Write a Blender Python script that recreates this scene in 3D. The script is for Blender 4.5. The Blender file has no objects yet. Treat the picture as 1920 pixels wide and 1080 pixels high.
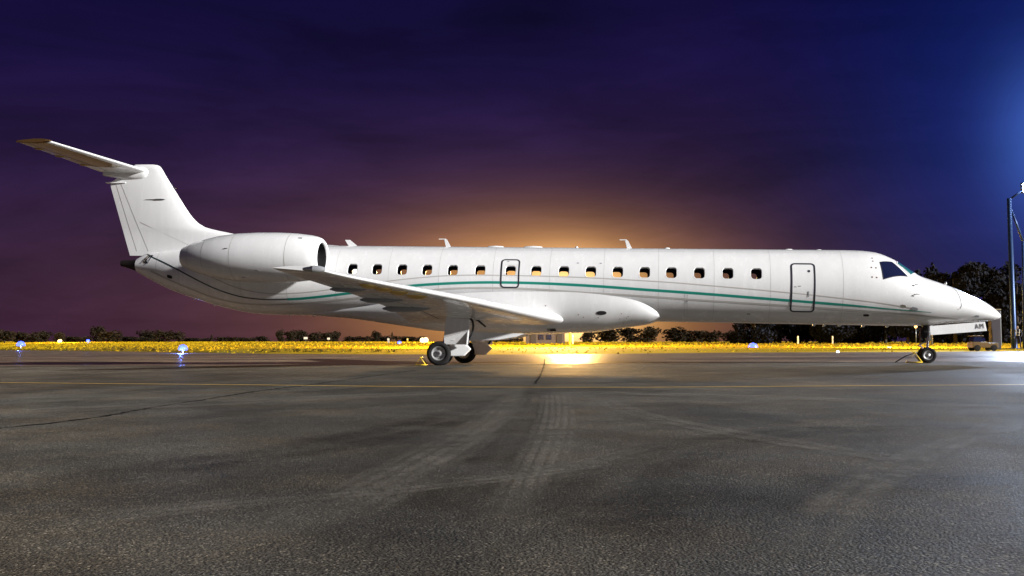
import bpy, bmesh, math, random
import numpy as np
from mathutils import Vector, Matrix
random.seed(7); RNG = np.random.default_rng(11)
S = bpy.context.scene
C = S.collection
R = math.radians
sin, cos, pi = math.sin, math.cos, math.pi

# ------------------------------------------------------------------ camera
CAM_H, PITCH, ROLL, FPX = 0.6238, 0.0525, -0.005, 2000.0
FWD = Vector((0, cos(PITCH), sin(PITCH)))
_r, _u = Vector((1, 0, 0)), Vector((0, -sin(PITCH), cos(PITCH)))
CX = _r * cos(ROLL) + _u * sin(ROLL)
CY = _u * cos(ROLL) - _r * sin(ROLL)
cam = bpy.data.cameras.new('camera')
cam.sensor_width = 36.0
cam.lens = 36.0 * FPX / 1920.0
cam.clip_end = 6000
cam.clip_start = 0.05
camo = bpy.data.objects.new('camera', cam)
camo.matrix_world = Matrix(((CX.x, CY.x, -FWD.x, 0), (CX.y, CY.y, -FWD.y, 0), (CX.z, CY.z, -FWD.z, CAM_H), (0, 0, 0, 1)))
C.objects.link(camo)
S.camera = camo

# ------------------------------------------------------------------ sky
W = bpy.data.worlds.new('World'); S.world = W; W.use_nodes = True
nt = W.node_tree; nt.nodes.clear()
def N(t, **k):
    n = nt.nodes.new(t)
    for a, b in k.items(): setattr(n, a, b)
    return n
def L(a, b): nt.links.new(a, b)
def M(op, a, b=None, c=None):
    n = N('ShaderNodeMath', operation=op)
    for i, v in enumerate((a, b, c)):
        if v is None: continue
        if isinstance(v, (int, float)): n.inputs[i].default_value = v
        else: L(v, n.inputs[i])
    return n.outputs[0]
SUN_AZ, SUN_EL = R(117), R(17.5)          # direction TO the light: azimuth from +Y clockwise
out = N('ShaderNodeOutputWorld')
tc = N('ShaderNodeTexCoord')
sep = N('ShaderNodeSeparateXYZ'); L(tc.outputs['Generated'], sep.inputs[0])
x_, y_, z_ = sep.outputs
el = M('ARCSINE', z_)
az = M('ARCTAN2', x_, y_)               # 0 straight behind the aircraft
nz = N('ShaderNodeTexNoise'); nz.inputs['Scale'].default_value = 1.0; nz.inputs['Detail'].default_value = 5
mp = N('ShaderNodeMapping'); mp.inputs['Scale'].default_value = (3.0, 3.0, 16.0)
mp.inputs['Rotation'].default_value = (0, R(-6), 0)
L(tc.outputs['Generated'], mp.inputs[0]); L(mp.outputs[0], nz.inputs[0])
nz2 = N('ShaderNodeTexNoise'); nz2.inputs['Scale'].default_value = 2.3; nz2.inputs['Detail'].default_value = 6; nz2.inputs['Roughness'].default_value = .6; nz2.inputs['Distortion'].default_value = .6
mp2 = N('ShaderNodeMapping'); mp2.inputs['Scale'].default_value = (1.6, 1.6, 7.0); mp2.inputs['Rotation'].default_value = (R(4), R(5), 0); L(tc.outputs['Generated'], mp2.inputs[0]); L(mp2.outputs[0], nz2.inputs[0])
cloud = M('MULTIPLY', M('MULTIPLY_ADD', nz.outputs[0], 1.3, 0.35), M('MULTIPLY_ADD', nz2.outputs[0], 1.7, 0.15))
rampt = M('DIVIDE', M('MAXIMUM', el, 0.0), R(60))
rp = N('ShaderNodeValToRGB'); L(rampt, rp.inputs[0])
cr = rp.color_ramp
stops = [(0.0, (.026, .0098, .0245)), (0.06, (.0248, .0092, .0275)), (0.11, (.0198, .0074, .031)), (0.17, (.0122, .0049, .032)),
         (0.24, (.0066, .0031, .032)), (0.33, (.0026, .0018, .026)), (0.55, (.0018, .0016, .018)), (1.0, (.0015, .0015, .012))]
while len(cr.elements) < len(stops): cr.elements.new(0.5)
for e, (p, c) in zip(cr.elements, stops): e.position = p; e.color = (*c, 1)
def gauss(a0, e0, sa, se):
    da = M('DIVIDE', M('SUBTRACT', az, a0), sa); de = M('DIVIDE', M('SUBTRACT', el, e0), se)
    return M('EXPONENT', M('MULTIPLY', M('ADD', M('MULTIPLY', da, da), M('MULTIPLY', de, de)), -1.0))
def scale_col(col, fac):
    n = N('ShaderNodeVectorMath', operation='SCALE')
    if isinstance(col, tuple): n.inputs[0].default_value = col
    else: L(col, n.inputs[0])
    if isinstance(fac, (int, float)): n.inputs['Scale'].default_value = fac
    else: L(fac, n.inputs['Scale'])
    return n.outputs[0]
def vadd(a, b):
    n = N('ShaderNodeVectorMath', operation='ADD'); L(a, n.inputs[0]); L(b, n.inputs[1]); return n.outputs[0]
cool = N('ShaderNodeMix', data_type='RGBA', blend_type='MULTIPLY'); cool.inputs[7].default_value = (.26, .55, 1.05, 1)
mr = N('ShaderNodeMapRange'); mr.interpolation_type = 'SMOOTHSTEP'; mr.inputs[1].default_value = R(8); mr.inputs[2].default_value = R(23); L(az, mr.inputs[0]); L(mr.outputs[0], cool.inputs[0])
L(scale_col(rp.outputs[0], cloud), cool.inputs[6])
sky = cool.outputs[2]
# glow of the town behind the field, and the cold haze round the apron floodlight
sky = vadd(sky, scale_col((.064, .026, .008), M('MULTIPLY', gauss(R(-1.0), R(1.0), R(14), R(6.2)), cloud)))
sky = vadd(sky, scale_col((.56, .262, .040), M('MULTIPLY', gauss(R(1.6), R(2.4), R(7.2), R(3.35)), M('MULTIPLY_ADD', cloud, .45, .55))))
sky = vadd(sky, scale_col((1.7, 1.05, .40), gauss(R(2.8), R(2.0), R(3.0), R(2.0))))
sky = vadd(sky, scale_col((.003, .012, .088), gauss(R(28.5), R(9), R(8.5), R(9))))
sky = vadd(sky, scale_col((.026, .068, .225), gauss(R(27.2), R(9.6), R(2.4), R(3.6))))
ns = N('ShaderNodeTexSky', sky_type='NISHITA')
ns.sun_disc = False; ns.sun_elevation = R(-4.5); ns.sun_rotation = R(2.6); ns.altitude = 100
bg1 = N('ShaderNodeBackground'); L(sky, bg1.inputs[0]); bg1.inputs[1].default_value = 0.82
bg2 = N('ShaderNodeBackground'); L(ns.outputs[0], bg2.inputs[0]); bg2.inputs[1].default_value = 0.02
ad = N('ShaderNodeAddShader'); L(bg1.outputs[0], ad.inputs[0]); L(bg2.outputs[0], ad.inputs[1]); L(ad.outputs[0], out.inputs[0])

# ------------------------------------------------------------------ key light (apron floodlighting from behind the camera, to the right)
sl = bpy.data.lights.new('sun', 'SUN'); sl.energy = 5.0; sl.angle = R(2.5); sl.color = (1.0, .985, .965)
so = bpy.data.objects.new('sun', sl); C.objects.link(so)
to_l = Vector((sin(SUN_AZ) * cos(SUN_EL), cos(SUN_AZ) * cos(SUN_EL), sin(SUN_EL)))
so.rotation_euler = to_l.to_track_quat('Z', 'Y').to_euler(); so.location = (40, -40, 30)

S.view_settings.view_transform = 'Standard'; S.view_settings.look = 'None'
S.view_settings.exposure = 0.70; S.view_settings.gamma = 1.0; S.view_settings.use_curve_mapping = False
S.cycles.use_denoising = True
S.cycles.max_bounces = 4; S.cycles.transparent_max_bounces = 12
S.cycles.sample_clamp_indirect = 6.0

# ------------------------------------------------------------------ helpers
def at(px, py, Y):
    """world point on the sight line of a photo pixel, Y metres in front of the camera"""
    d = FWD * FPX + CX * (px - 960) + CY * (540 - py)
    return Vector((0, 0, CAM_H)) + d * (Y / d.y)
def ground(px, py, z=0.0):
    d = FWD * FPX + CX * (px - 960) + CY * (540 - py)
    return Vector((0, 0, CAM_H)) + d * ((z - CAM_H) / d.z)

def mesh(name, V, F, mat=None, parent=None, smooth=False, mats=None, idx=None):
    me = bpy.data.meshes.new(name)
    me.from_pydata([tuple(v) for v in V], [], [tuple(f) for f in F])
    if mats:
        for m in mats: me.materials.append(m)
        if idx is not None: me.polygons.foreach_set('material_index', idx)
    elif mat: me.materials.append(mat)
    if smooth: me.polygons.foreach_set('use_smooth', [True] * len(me.polygons))
    me.update()
    o = bpy.data.objects.new(name, me); C.objects.link(o)
    if parent: o.parent = parent
    return o
def fix(o, bevel=0.0, seg=2, sharp=None):
    bm = bmesh.new(); bm.from_mesh(o.data)
    bmesh.ops.remove_doubles(bm, verts=bm.verts, dist=1e-5)
    bmesh.ops.recalc_face_normals(bm, faces=bm.faces)
    if bevel:
        es = [e for e in bm.edges if len(e.link_faces) == 2 and e.calc_face_angle(0) > 0.5]
        bmesh.ops.bevel(bm, geom=es, offset=bevel, segments=seg, affect='EDGES', profile=.5, clamp_overlap=True)
    bm.to_mesh(o.data); bm.free()
    if sharp is not None: o.data.set_sharp_from_angle(angle=R(sharp))
    return o
def tag(o, label, cat, group=None, kind=None):
    if label: o['label'] = label
    if cat: o['category'] = cat
    if group: o['group'] = group
    if kind: o['kind'] = kind
    return o
def struct(o): o['kind'] = 'structure'; return o
def empty(name, loc=(0, 0, 0), rz=0.0):
    o = bpy.data.objects.new(name, None); C.objects.link(o); o.location = loc; o.rotation_euler = (0, 0, rz)
    o.empty_display_size = .3; return o

class MB:
    """collects simple solids into one mesh"""
    def __init__(s): s.V = []; s.F = []
    def add(s, V, F):
        b = len(s.V); s.V += [tuple(v) for v in V]; s.F += [tuple(i + b for i in f) for f in F]; return s
    def box(s, c, d, rot=None):
        V = [Vector((x * d[0] / 2, y * d[1] / 2, z * d[2] / 2)) for x in (-1, 1) for y in (-1, 1) for z in (-1, 1)]
        if rot: V = [rot @ v for v in V]
        V = [v + Vector(c) for v in V]
        return s.add(V, [(0, 1, 3, 2), (4, 6, 7, 5), (0, 4, 5, 1), (2, 3, 7, 6), (0, 2, 6, 4), (1, 5, 7, 3)])
    def tube(s, pts, rad, n=8, cap=True):
        pts = [Vector(p) for p in pts]
        if not isinstance(rad, (list, tuple)): rad = [rad] * len(pts)
        V = []; F = []; up = None
        for i, p in enumerate(pts):
            t = (pts[min(i + 1, len(pts) - 1)] - pts[max(i - 1, 0)]).normalized()
            if up is None: up = Vector((0, 0, 1)) if abs(t.z) < .9 else Vector((1, 0, 0))
            a = t.cross(up).normalized(); b = a.cross(t).normalized(); up = b
            V += [p + (a * cos(2 * pi * k / n) + b * sin(2 * pi * k / n)) * rad[i] for k in range(n)]
        for i in range(len(pts) - 1):
            for k in range(n):
                F.append((i * n + k, i * n + (k + 1) % n, (i + 1) * n + (k + 1) % n, (i + 1) * n + k))
        if cap: F.append(tuple(range(n - 1, -1, -1))); F.append(tuple((len(pts) - 1) * n + k for k in range(n)))
        return s.add(V, F)
    def lathe(s, prof, org, axis, n=24, closed=False):
        """prof = (along, radius) pairs, revolved about axis through org"""
        ax = Vector(axis).normalized(); up = Vector((0, 0, 1)) if abs(ax.z) < .9 else Vector((1, 0, 0))
        a = ax.cross(up).normalized(); b = ax.cross(a); V = []; F = []
        for (u, r) in prof:
            V += [Vector(org) + ax * u + (a * cos(2 * pi * k / n) + b * sin(2 * pi * k / n)) * max(r, 1e-4) for k in range(n)]
        m = len(prof)
        for i in range(m - 1 + (1 if closed else 0)):
            j = (i + 1) % m
            for k in range(n): F.append((i * n + k, i * n + (k + 1) % n, j * n + (k + 1) % n, j * n + k))
        return s.add(V, F)
    def prism(s, poly, d):
        """flat polygon (3D points) swept along vector d"""
        n = len(poly); P0 = [Vector(p) for p in poly]; d = Vector(d)
        V = P0 + [p + d for p in P0]
        F = [tuple(range(n - 1, -1, -1)), tuple(range(n, 2 * n))] + [(i, (i + 1) % n, n + (i + 1) % n, n + i) for i in range(n)]
        return s.add(V, F)
    def build(s, name, mat, parent=None, smooth=False, bevel=0.0, sharp=None):
        o = mesh(name, s.V, s.F, mat, parent, smooth); fix(o, bevel)
        if smooth: o.data.polygons.foreach_set('use_smooth', [True] * len(o.data.polygons))
        if sharp is not None: o.data.set_sharp_from_angle(angle=R(sharp))
        return o

# ------------------------------------------------------------------ materials
def mat(name, col, rough=.5, metal=0., spec=.5, coat=0., var=.0, vscale=2., bump=0., bscale=40., emit=None, estr=0., stretch=(1, 1, 1), rvar=0.):
    m = bpy.data.materials.new(name); m.use_nodes = True
    t = m.node_tree; b = t.nodes['Principled BSDF']
    b.inputs['Base Color'].default_value = (*col, 1); b.inputs['Roughness'].default_value = rough
    b.inputs['Metallic'].default_value = metal; b.inputs['Specular IOR Level'].default_value = spec
    b.inputs['Coat Weight'].default_value = coat; b.inputs['Coat Roughness'].default_value = .06
    if var or rvar or bump:
        co = t.nodes.new('ShaderNodeTexCoord'); mp_ = t.nodes.new('ShaderNodeMapping'); mp_.inputs['Scale'].default_value = stretch
        t.links.new(co.outputs['Object'], mp_.inputs[0])
    if var or rvar:
        n = t.nodes.new('ShaderNodeTexNoise'); n.inputs['Scale'].default_value = vscale; n.inputs['Detail'].default_value = 7; n.inputs['Roughness'].default_value = .62
        t.links.new(mp_.outputs[0], n.inputs[0])
    if var:
        r = t.nodes.new('ShaderNodeMapRange'); r.inputs[1].default_value = .3; r.inputs[2].default_value = .7
        r.inputs[3].default_value = 1 - var; r.inputs[4].default_value = 1 + var * .5
        t.links.new(n.outputs[0], r.inputs[0])
        mx = t.nodes.new('ShaderNodeVectorMath'); mx.operation = 'SCALE'; mx.inputs[0].default_value = col
        t.links.new(r.outputs[0], mx.inputs['Scale']); t.links.new(mx.outputs[0], b.inputs['Base Color'])
    if rvar:
        r2 = t.nodes.new('ShaderNodeMapRange'); r2.inputs[1].default_value = .3; r2.inputs[2].default_value = .7
        r2.inputs[3].default_value = max(.02, rough - rvar); r2.inputs[4].default_value = min(1, rough + rvar)
        t.links.new(n.outputs[0], r2.inputs[0]); t.links.new(r2.outputs[0], b.inputs['Roughness'])
    if bump:
        n2 = t.nodes.new('ShaderNodeTexNoise'); n2.inputs['Scale'].default_value = bscale; n2.inputs['Detail'].default_value = 4
        t.links.new(mp_.outputs[0], n2.inputs[0])
        bp = t.nodes.new('ShaderNodeBump'); bp.inputs['Strength'].default_value = bump; bp.inputs['Distance'].default_value = .02
        t.links.new(n2.outputs[0], bp.inputs['Height']); t.links.new(bp.outputs[0], b.inputs['Normal'])
    if emit:
        b.inputs['Emission Color'].default_value = (*emit, 1); b.inputs['Emission Strength'].default_value = estr
    return m
paint = mat('white_paint', (.82, .82, .82), rough=.25, coat=.5, var=.055, vscale=1.6, stretch=(2.2, 2.2, .45), rvar=.05, bump=.035, bscale=1.6)
paint_grey = mat('grey_paint', (.26, .27, .29), rough=.35)
seal = mat('door_seal_black', (.018, .018, .03), rough=.55)
teal = mat('teal_stripe', (.012, .26, .20), rough=.3, coat=.4)
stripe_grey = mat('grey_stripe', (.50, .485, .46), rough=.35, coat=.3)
seam_m = mat('seam_grey', (.66, .65, .64), rough=.5)
seam_d = mat('seam_dark', (.54, .53, .52), rough=.5)
stripe_shaded = mat('shaded_teal_stripe', (.025, .05, .055), rough=.3)  # aft copy of the teal, with the tail's shade put into the colour
metal = mat('polished_metal', (.75, .74, .72), rough=.18, metal=1.)
horn_m = mat('horn_glow_metal', (.30, .17, .06), rough=.32, metal=.8)  # metal horn; the glow it reflects is tinted into the brown
skin_metal = mat('gold_reflect_skin', (.34, .26, .15), rough=.12, metal=1., bump=.03, bscale=2.5)  # polished metal; reflections of dark ground and golden grass tinted in
gold_metal = mat('gold_tint_metal', (.75, .53, .20), rough=.28, metal=1.)  # gold-tinted metal; on the access panels it paints reflected grass
steel = mat('bare_steel', (.55, .56, .57), rough=.35, metal=1.)
oleo = mat('chrome_strut', (.85, .85, .86), rough=.1, metal=1.)
dark = mat('dark_hollow', (.012, .011, .012), rough=.7)
soot = mat('sooty_metal', (.022, .018, .016), rough=.5, metal=.5)
fan_m = mat('fan_metal', (.10, .10, .11), rough=.4, metal=.8)
rubber = mat('tyre_rubber', (.016, .015, .015), rough=.9, spec=.2, bump=.1, bscale=60)
rim_m = mat('wheel_rim', (.52, .52, .52), rough=.35, metal=.6)
hose_m = mat('hose_red_brown', (.14, .05, .03), rough=.5)
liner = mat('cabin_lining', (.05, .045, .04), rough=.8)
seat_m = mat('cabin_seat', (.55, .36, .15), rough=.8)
yel = mat('chock_yellow', (.72, .50, .02), rough=.5, var=.2, vscale=9)
black_m = mat('black_rubber', (.015, .015, .015), rough=.7)
def glass(name, tint, refl=.1, rough=.03):
    m = bpy.data.materials.new(name); m.use_nodes = True; t = m.node_tree; t.nodes.clear()
    o = t.nodes.new('ShaderNodeOutputMaterial'); a = t.nodes.new('ShaderNodeBsdfTransparent'); a.inputs[0].default_value = (*tint, 1)
    g = t.nodes.new('ShaderNodeBsdfGlossy'); g.inputs['Roughness'].default_value = rough
    f = t.nodes.new('ShaderNodeFresnel'); f.inputs[0].default_value = 1.45
    x = t.nodes.new('ShaderNodeMixShader'); t.links.new(f.outputs[0], x.inputs[0]); t.links.new(a.outputs[0], x.inputs[1]); t.links.new(g.outputs[0], x.inputs[2])
    t.links.new(x.outputs[0], o.inputs[0]); return m
pane = glass('cabin_glass', (.92, .93, .93))
cockpit_m = mat('cockpit_glass', (.010, .014, .045), rough=.05, spec=.8, coat=1.)
shield_m = mat('windshield_glass', (.03, .16, .17), rough=.05, spec=.8, coat=1.)
lens_m = mat('lamp_lens', (.7, .72, .75), rough=.08, metal=.6)

# ------------------------------------------------------------------ aircraft frame of reference
AX, AY, YAW, APIT, AZ0 = 5.7027, 33.0432, 0.1328, 0.0257, 2.4063
plane = empty('airplane', (AX, AY, 0)); plane.rotation_euler = (0, APIT, -YAW)
tag(plane, 'white twin-engine regional jet with T-tail and thin teal stripe parked on the apron', 'airplane')
OX, OZ = -sin(APIT) * AZ0, cos(APIT) * AZ0
def P(st, lat, w): return Vector((9 - st + OX, -lat, w + OZ))      # station aft of the nose, metres to starboard, metres above the axis
def wground(st): return -(AZ0 + (st - 9) * sin(APIT)) / cos(APIT)

TOP = [(0,-.80),(.03,-.735),(.077,-.685),(.258,-.529),(.562,-.342),(.943,-.164),(1.325,.008),(1.709,.152),(2.094,.283),(2.373,.38),(2.636,.545),(3.009,.80),(3.2,.905),(3.376,.985),(3.65,1.075),(4.04,1.125),(4.6,1.14),(21.5,1.14),(24,1.10),(25,1.04),(26,.95),(27,.82),(27.35,.66)]
BOT = [(0,-.80),(.03,-.845),(.08,-.875),(.229,-.922),(.411,-.95),(.943,-.995),(1.555,-1.05),(2.09,-1.105),(2.6,-1.13),(3.5,-1.14),(21.6,-1.14),(22.6,-1.135),(23.28,-1.10),(24.2,-.943),(25.13,-.694),(26.07,-.399),(26.93,-.012),(27.35,.206)]
HWT = [(0,.0),(.03,.085),(.077,.155),(.258,.32),(.562,.5),(.943,.66),(1.325,.77),(1.709,.86),(2.094,.93),(2.6,1.0),(3.1,1.06),(3.65,1.11),(4.3,1.14),(21.5,1.14),(23,1.09),(24,.99),(25,.81),(26,.575),(27,.30),(27.35,.214)]
def pchip(tab):
    x = np.array([a for a, b in tab], float); y = np.array([b for a, b in tab], float)
    h = np.diff(x); dl = np.diff(y) / h; m = np.zeros(len(x))
    for i in range(1, len(x) - 1):
        if dl[i-1] * dl[i] > 0:
            w1 = 2*h[i] + h[i-1]; w2 = h[i] + 2*h[i-1]; m[i] = (w1 + w2) / (w1/dl[i-1] + w2/dl[i])
    m[0] = dl[0]; m[-1] = dl[-1]
    def f(s):
        s = min(max(s, x[0]), x[-1]); i = int(min(max(np.searchsorted(x, s) - 1, 0), len(h) - 1)); t = (s - x[i]) / h[i]
        return float((1+2*t)*(1-t)**2*y[i] + t*(1-t)**2*h[i]*m[i] + t*t*(3-2*t)*y[i+1] + t*t*(t-1)*h[i]*m[i+1])
    return f
ftop, fbot, fhw = pchip(TOP), pchip(BOT), pchip(HWT)
def fus(st, phi, off=0.0):
    t, b, a = ftop(st), fbot(st), fhw(st); r = (t - b) / 2
    return P(st, (a + off) * cos(phi), (t + b) / 2 + (r + off) * sin(phi))
def phi_of(st, w):
    t, b = ftop(st), fbot(st); return math.asin(max(-1, min(1, (w - (t + b) / 2) / ((t - b) / 2))))

# ------------------------------------------------------------------ fuselage shell with real window openings
WIN = [19.67, 18.879, 18.077, 17.281, 16.472, 15.611, 14.664, 13.873, 13.021, 12.2, 11.384, 10.573, 9.776, 8.944, 8.103, 7.268]
WFAR = [s + .04 + .04 * (s - 7.0) - .10 for s in WIN]      # the port row is pitched a little wider
WPHI = math.asin(.325 / 1.14)
CELL = .215
NPH = 72
st_l = [0.004, .03, .077, .15, .258, .4, .562, .75, .943, 1.13, 1.325, 1.52, 1.709, 1.9, 2.094, 2.25, 2.373, 2.5, 2.636, 2.82, 3.009, 3.1, 3.2, 3.376, 3.5, 3.65, 3.85, 4.04, 4.3, 4.6, 5.2, 5.8, 6.4]
for s in WIN: st_l += [s - CELL, s, s + CELL]
for s in WFAR: st_l += [s - CELL, s + CELL]
st_l += [20.6, 21.0, 21.5] + [21.5 + .25 * k for k in range(1, 24)] + [27.35]
st_l = sorted(st_l); tmp = [st_l[0]]
for s in st_l[1:]:
    if s - tmp[-1] > 1e-3: tmp.append(s)
ST = tmp
PH = [2 * pi * k / NPH for k in range(NPH)]
K0, K1 = 1, 6                                     # opening rows: 5 to 30 degrees
def rrect(w, h, r, n=6):
    P_ = []
    for cx_, cy_, a0 in ((w/2-r, h/2-r, 0), (-w/2+r, h/2-r, 90), (-w/2+r, -h/2+r, 180), (w/2-r, -h/2+r, 270)):
        for k in range(n + 1):
            a = R(a0 + 90 * k / n); P_.append((cx_ + r * cos(a), cy_ + r * sin(a)))
    return P_
def shell(off, s0, s1, mat_, name, parent, cap0=False, cap1=False):
    sts = [s for s in ST if s0 - 1e-6 <= s <= s1 + 1e-6]; V = []; F = []
    for s in sts:
        for p in PH: V.append(fus(s, p, off))
    skip = set(); loops = []
    for side, wl in ((0, WIN), (1, WFAR)):
        for s in wl:
            i0 = min(range(len(sts)), key=lambda i: abs(sts[i] - (s - CELL))); i1 = min(range(len(sts)), key=lambda i: abs(sts[i] - (s + CELL)))
            ks = list(range(K0, K1)) if side == 0 else [NPH // 2 - 1 - k for k in range(K0, K1)]
            for i in range(i0, i1):
                for k in ks: skip.add((i, k % NPH))
            ka, kb = (K0, K1) if side == 0 else (NPH // 2 - K1, NPH // 2 - K0)
            loop = [(i, ka) for i in range(i0, i1)] + [(i1, k) for k in range(ka, kb)] + [(i, kb) for i in range(i1, i0, -1)] + [(i0, k) for k in range(kb, ka, -1)]
            loops.append((s, side, loop))
    n = NPH
    for i in range(len(sts) - 1):
        for k in range(n):
            if (i, k) in skip: continue
            F.append((i*n + k, i*n + (k+1) % n, (i+1)*n + (k+1) % n, (i+1)*n + k))
    for s, side, loop in loops:
        pc = WPHI if side == 0 else pi - WPHI
        outer = [(i*n + k, math.atan2((PH[k] - pc) * 1.14, sts[i] - s)) for i, k in loop]
        inner = []
        for dx, dy in rrect(.315, .345, .095):
            inner.append((len(V), math.atan2(dy, dx))); V.append(fus(s + dx, pc + dy / 1.14, off))
        outer.sort(key=lambda t: t[1]); inner.sort(key=lambda t: t[1])
        a, b = len(outer), len(inner); i = j = 0
        while i < a or j < b:
            ao = outer[(i + 1) % a][1] + (2*pi if i + 1 >= a else 0); ai = inner[(j + 1) % b][1] + (2*pi if j + 1 >= b else 0)
            if j >= b or (i < a and ao <= ai):
                F.append((outer[i % a][0], outer[(i + 1) % a][0], inner[j % b][0])); i += 1
            else:
                F.append((outer[i % a][0], inner[(j + 1) % b][0], inner[j % b][0])); j += 1
    if cap0: F.append(tuple(range(n - 1, -1, -1)))
    if cap1: F.append(tuple((len(sts) - 1) * n + k for k in range(n)))
    return fix(mesh(name, V, F, mat_, parent, True))
fuselage = shell(0, 0, 28, paint, 'fuselage', plane, True, True)
fuselage.data.polygons.foreach_set('use_smooth', [True] * len(fuselage.data.polygons))
fuselage.data.set_sharp_from_angle(angle=R(40))
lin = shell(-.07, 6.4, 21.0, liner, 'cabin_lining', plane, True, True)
# window frames (reveals) and panes
def window(s, side):
    pc = WPHI if side == 0 else pi - WPHI
    rr = rrect(.315, .345, .095); n = len(rr); V = []; F = []
    for o_, sc in ((.003, 1.09), (.004, 1.0), (-.072, .99)):
        for dx, dy in rr: V.append(fus(s + dx * sc, pc + dy * sc / 1.14, o_))
    for q in (0, 1):
        for k in range(n): F.append((q*n + k, q*n + (k+1) % n, (q+1)*n + (k+1) % n, (q+1)*n + k))
    wf = mesh('window', V, F, paint, plane, True); fix(wf)
    V = [fus(s + dx * .998, pc + dy * .998 / 1.14, -.03) for dx, dy in rr]
    mesh('pane', V, [tuple(range(n))], pane, wf)
for s in WIN: window(s, 0)
for s in WFAR: window(s, 1)
# cabin seats seen through the windows
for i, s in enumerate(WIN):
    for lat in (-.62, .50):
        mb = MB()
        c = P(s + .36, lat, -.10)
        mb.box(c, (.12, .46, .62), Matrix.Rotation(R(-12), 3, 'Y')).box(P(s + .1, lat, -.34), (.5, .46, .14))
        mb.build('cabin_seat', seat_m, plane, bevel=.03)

# decals and trim that follow the skin
def strip(pts, width, mat_, name, parent, off=.004, dens=.12, closed=False):
    """pts are (station, phi) along the skin; a thin raised band"""
    Q = []
    n0 = len(pts) + (0 if closed else -1)
    for i in range(n0):
        a, b = pts[i], pts[(i + 1) % len(pts)]
        k = max(1, int(math.hypot(b[0] - a[0], (b[1] - a[1]) * 1.1) / dens))
        for j in range(k): Q.append((a[0] + (b[0]-a[0]) * j / k, a[1] + (b[1]-a[1]) * j / k))
    if not closed: Q.append(pts[-1])
    V = []; F = []; m = len(Q)
    for i, (s, p) in enumerate(Q):
        a = Q[(i - 1) % m] if (closed or i > 0) else Q[i]; b = Q[(i + 1) % m] if (closed or i < m - 1) else Q[i]
        rr = max(.05, (ftop(s) - fbot(s)) / 2)
        dx, dy = b[0] - a[0], (b[1] - a[1]) * rr; l = math.hypot(dx, dy) or 1
        nx, ny = -dy / l, dx / l
        wd = width(s) if callable(width) else width
        V.append(fus(s + nx * wd / 2, p + ny * wd / 2 / rr, off)); V.append(fus(s - nx * wd / 2, p - ny * wd / 2 / rr, off))
    for i in range(m - 1 + (1 if closed else 0)):
        j = (i + 1) % m; F.append((2*i, 2*j, 2*j + 1, 2*i + 1))
    return fix(mesh(name, V, F, mat_, parent, True))
def smooth_pts(L_, n=60):
    L_ = sorted(L_); f = pchip(L_); a, b = L_[0][0], L_[-1][0]
    return [(s, phi_of(s, f(s))) for s in np.linspace(a, b, n)]
def mirror(pts): return [(s, pi - p) for s, p in pts]
TEAL = [(27.05,.80),(26.7,.68),(26.063,.444),(25.475,.188),(24.742,-.146),(24.219,-.358),(23.707,-.518),(23.195,-.626),(22.499,-.672),(21.61,-.644),(20.719,-.56),(19.842,-.45),(19.236,-.38),(18.4,-.26),(17.557,-.165),(16.765,-.105),(15.928,-.064),(15.097,-.045),(14.436,-.045),(13.615,-.058),(12.636,-.09),(11.665,-.137),(10.701,-.195),(9.111,-.282),(7.54,-.381),(5.985,-.482),(4.444,-.582),(3.524,-.653),(2.75,-.705),(2.2,-.74)]
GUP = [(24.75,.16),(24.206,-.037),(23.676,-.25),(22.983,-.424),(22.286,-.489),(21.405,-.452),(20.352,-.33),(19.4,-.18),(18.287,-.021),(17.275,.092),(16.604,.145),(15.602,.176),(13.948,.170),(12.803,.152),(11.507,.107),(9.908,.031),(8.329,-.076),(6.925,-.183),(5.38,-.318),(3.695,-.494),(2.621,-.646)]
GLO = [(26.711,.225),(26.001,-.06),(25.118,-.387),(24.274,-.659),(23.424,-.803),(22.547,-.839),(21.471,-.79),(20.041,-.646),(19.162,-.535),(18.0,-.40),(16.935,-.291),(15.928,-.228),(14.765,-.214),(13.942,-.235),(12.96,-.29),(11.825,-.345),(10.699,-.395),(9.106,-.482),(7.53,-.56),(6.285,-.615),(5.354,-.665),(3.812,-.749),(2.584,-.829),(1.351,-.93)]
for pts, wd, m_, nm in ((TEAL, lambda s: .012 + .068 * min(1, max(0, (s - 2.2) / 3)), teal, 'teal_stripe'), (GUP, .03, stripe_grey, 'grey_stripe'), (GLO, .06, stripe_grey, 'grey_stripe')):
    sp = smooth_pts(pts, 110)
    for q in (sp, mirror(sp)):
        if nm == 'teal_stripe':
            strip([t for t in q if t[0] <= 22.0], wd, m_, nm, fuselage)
            strip([t for t in q if t[0] >= 21.8], lambda s: .045, stripe_shaded, 'shaded_teal_stripe', fuselage, off=.0045)
        else: strip(q, wd, m_, nm, fuselage)
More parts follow.
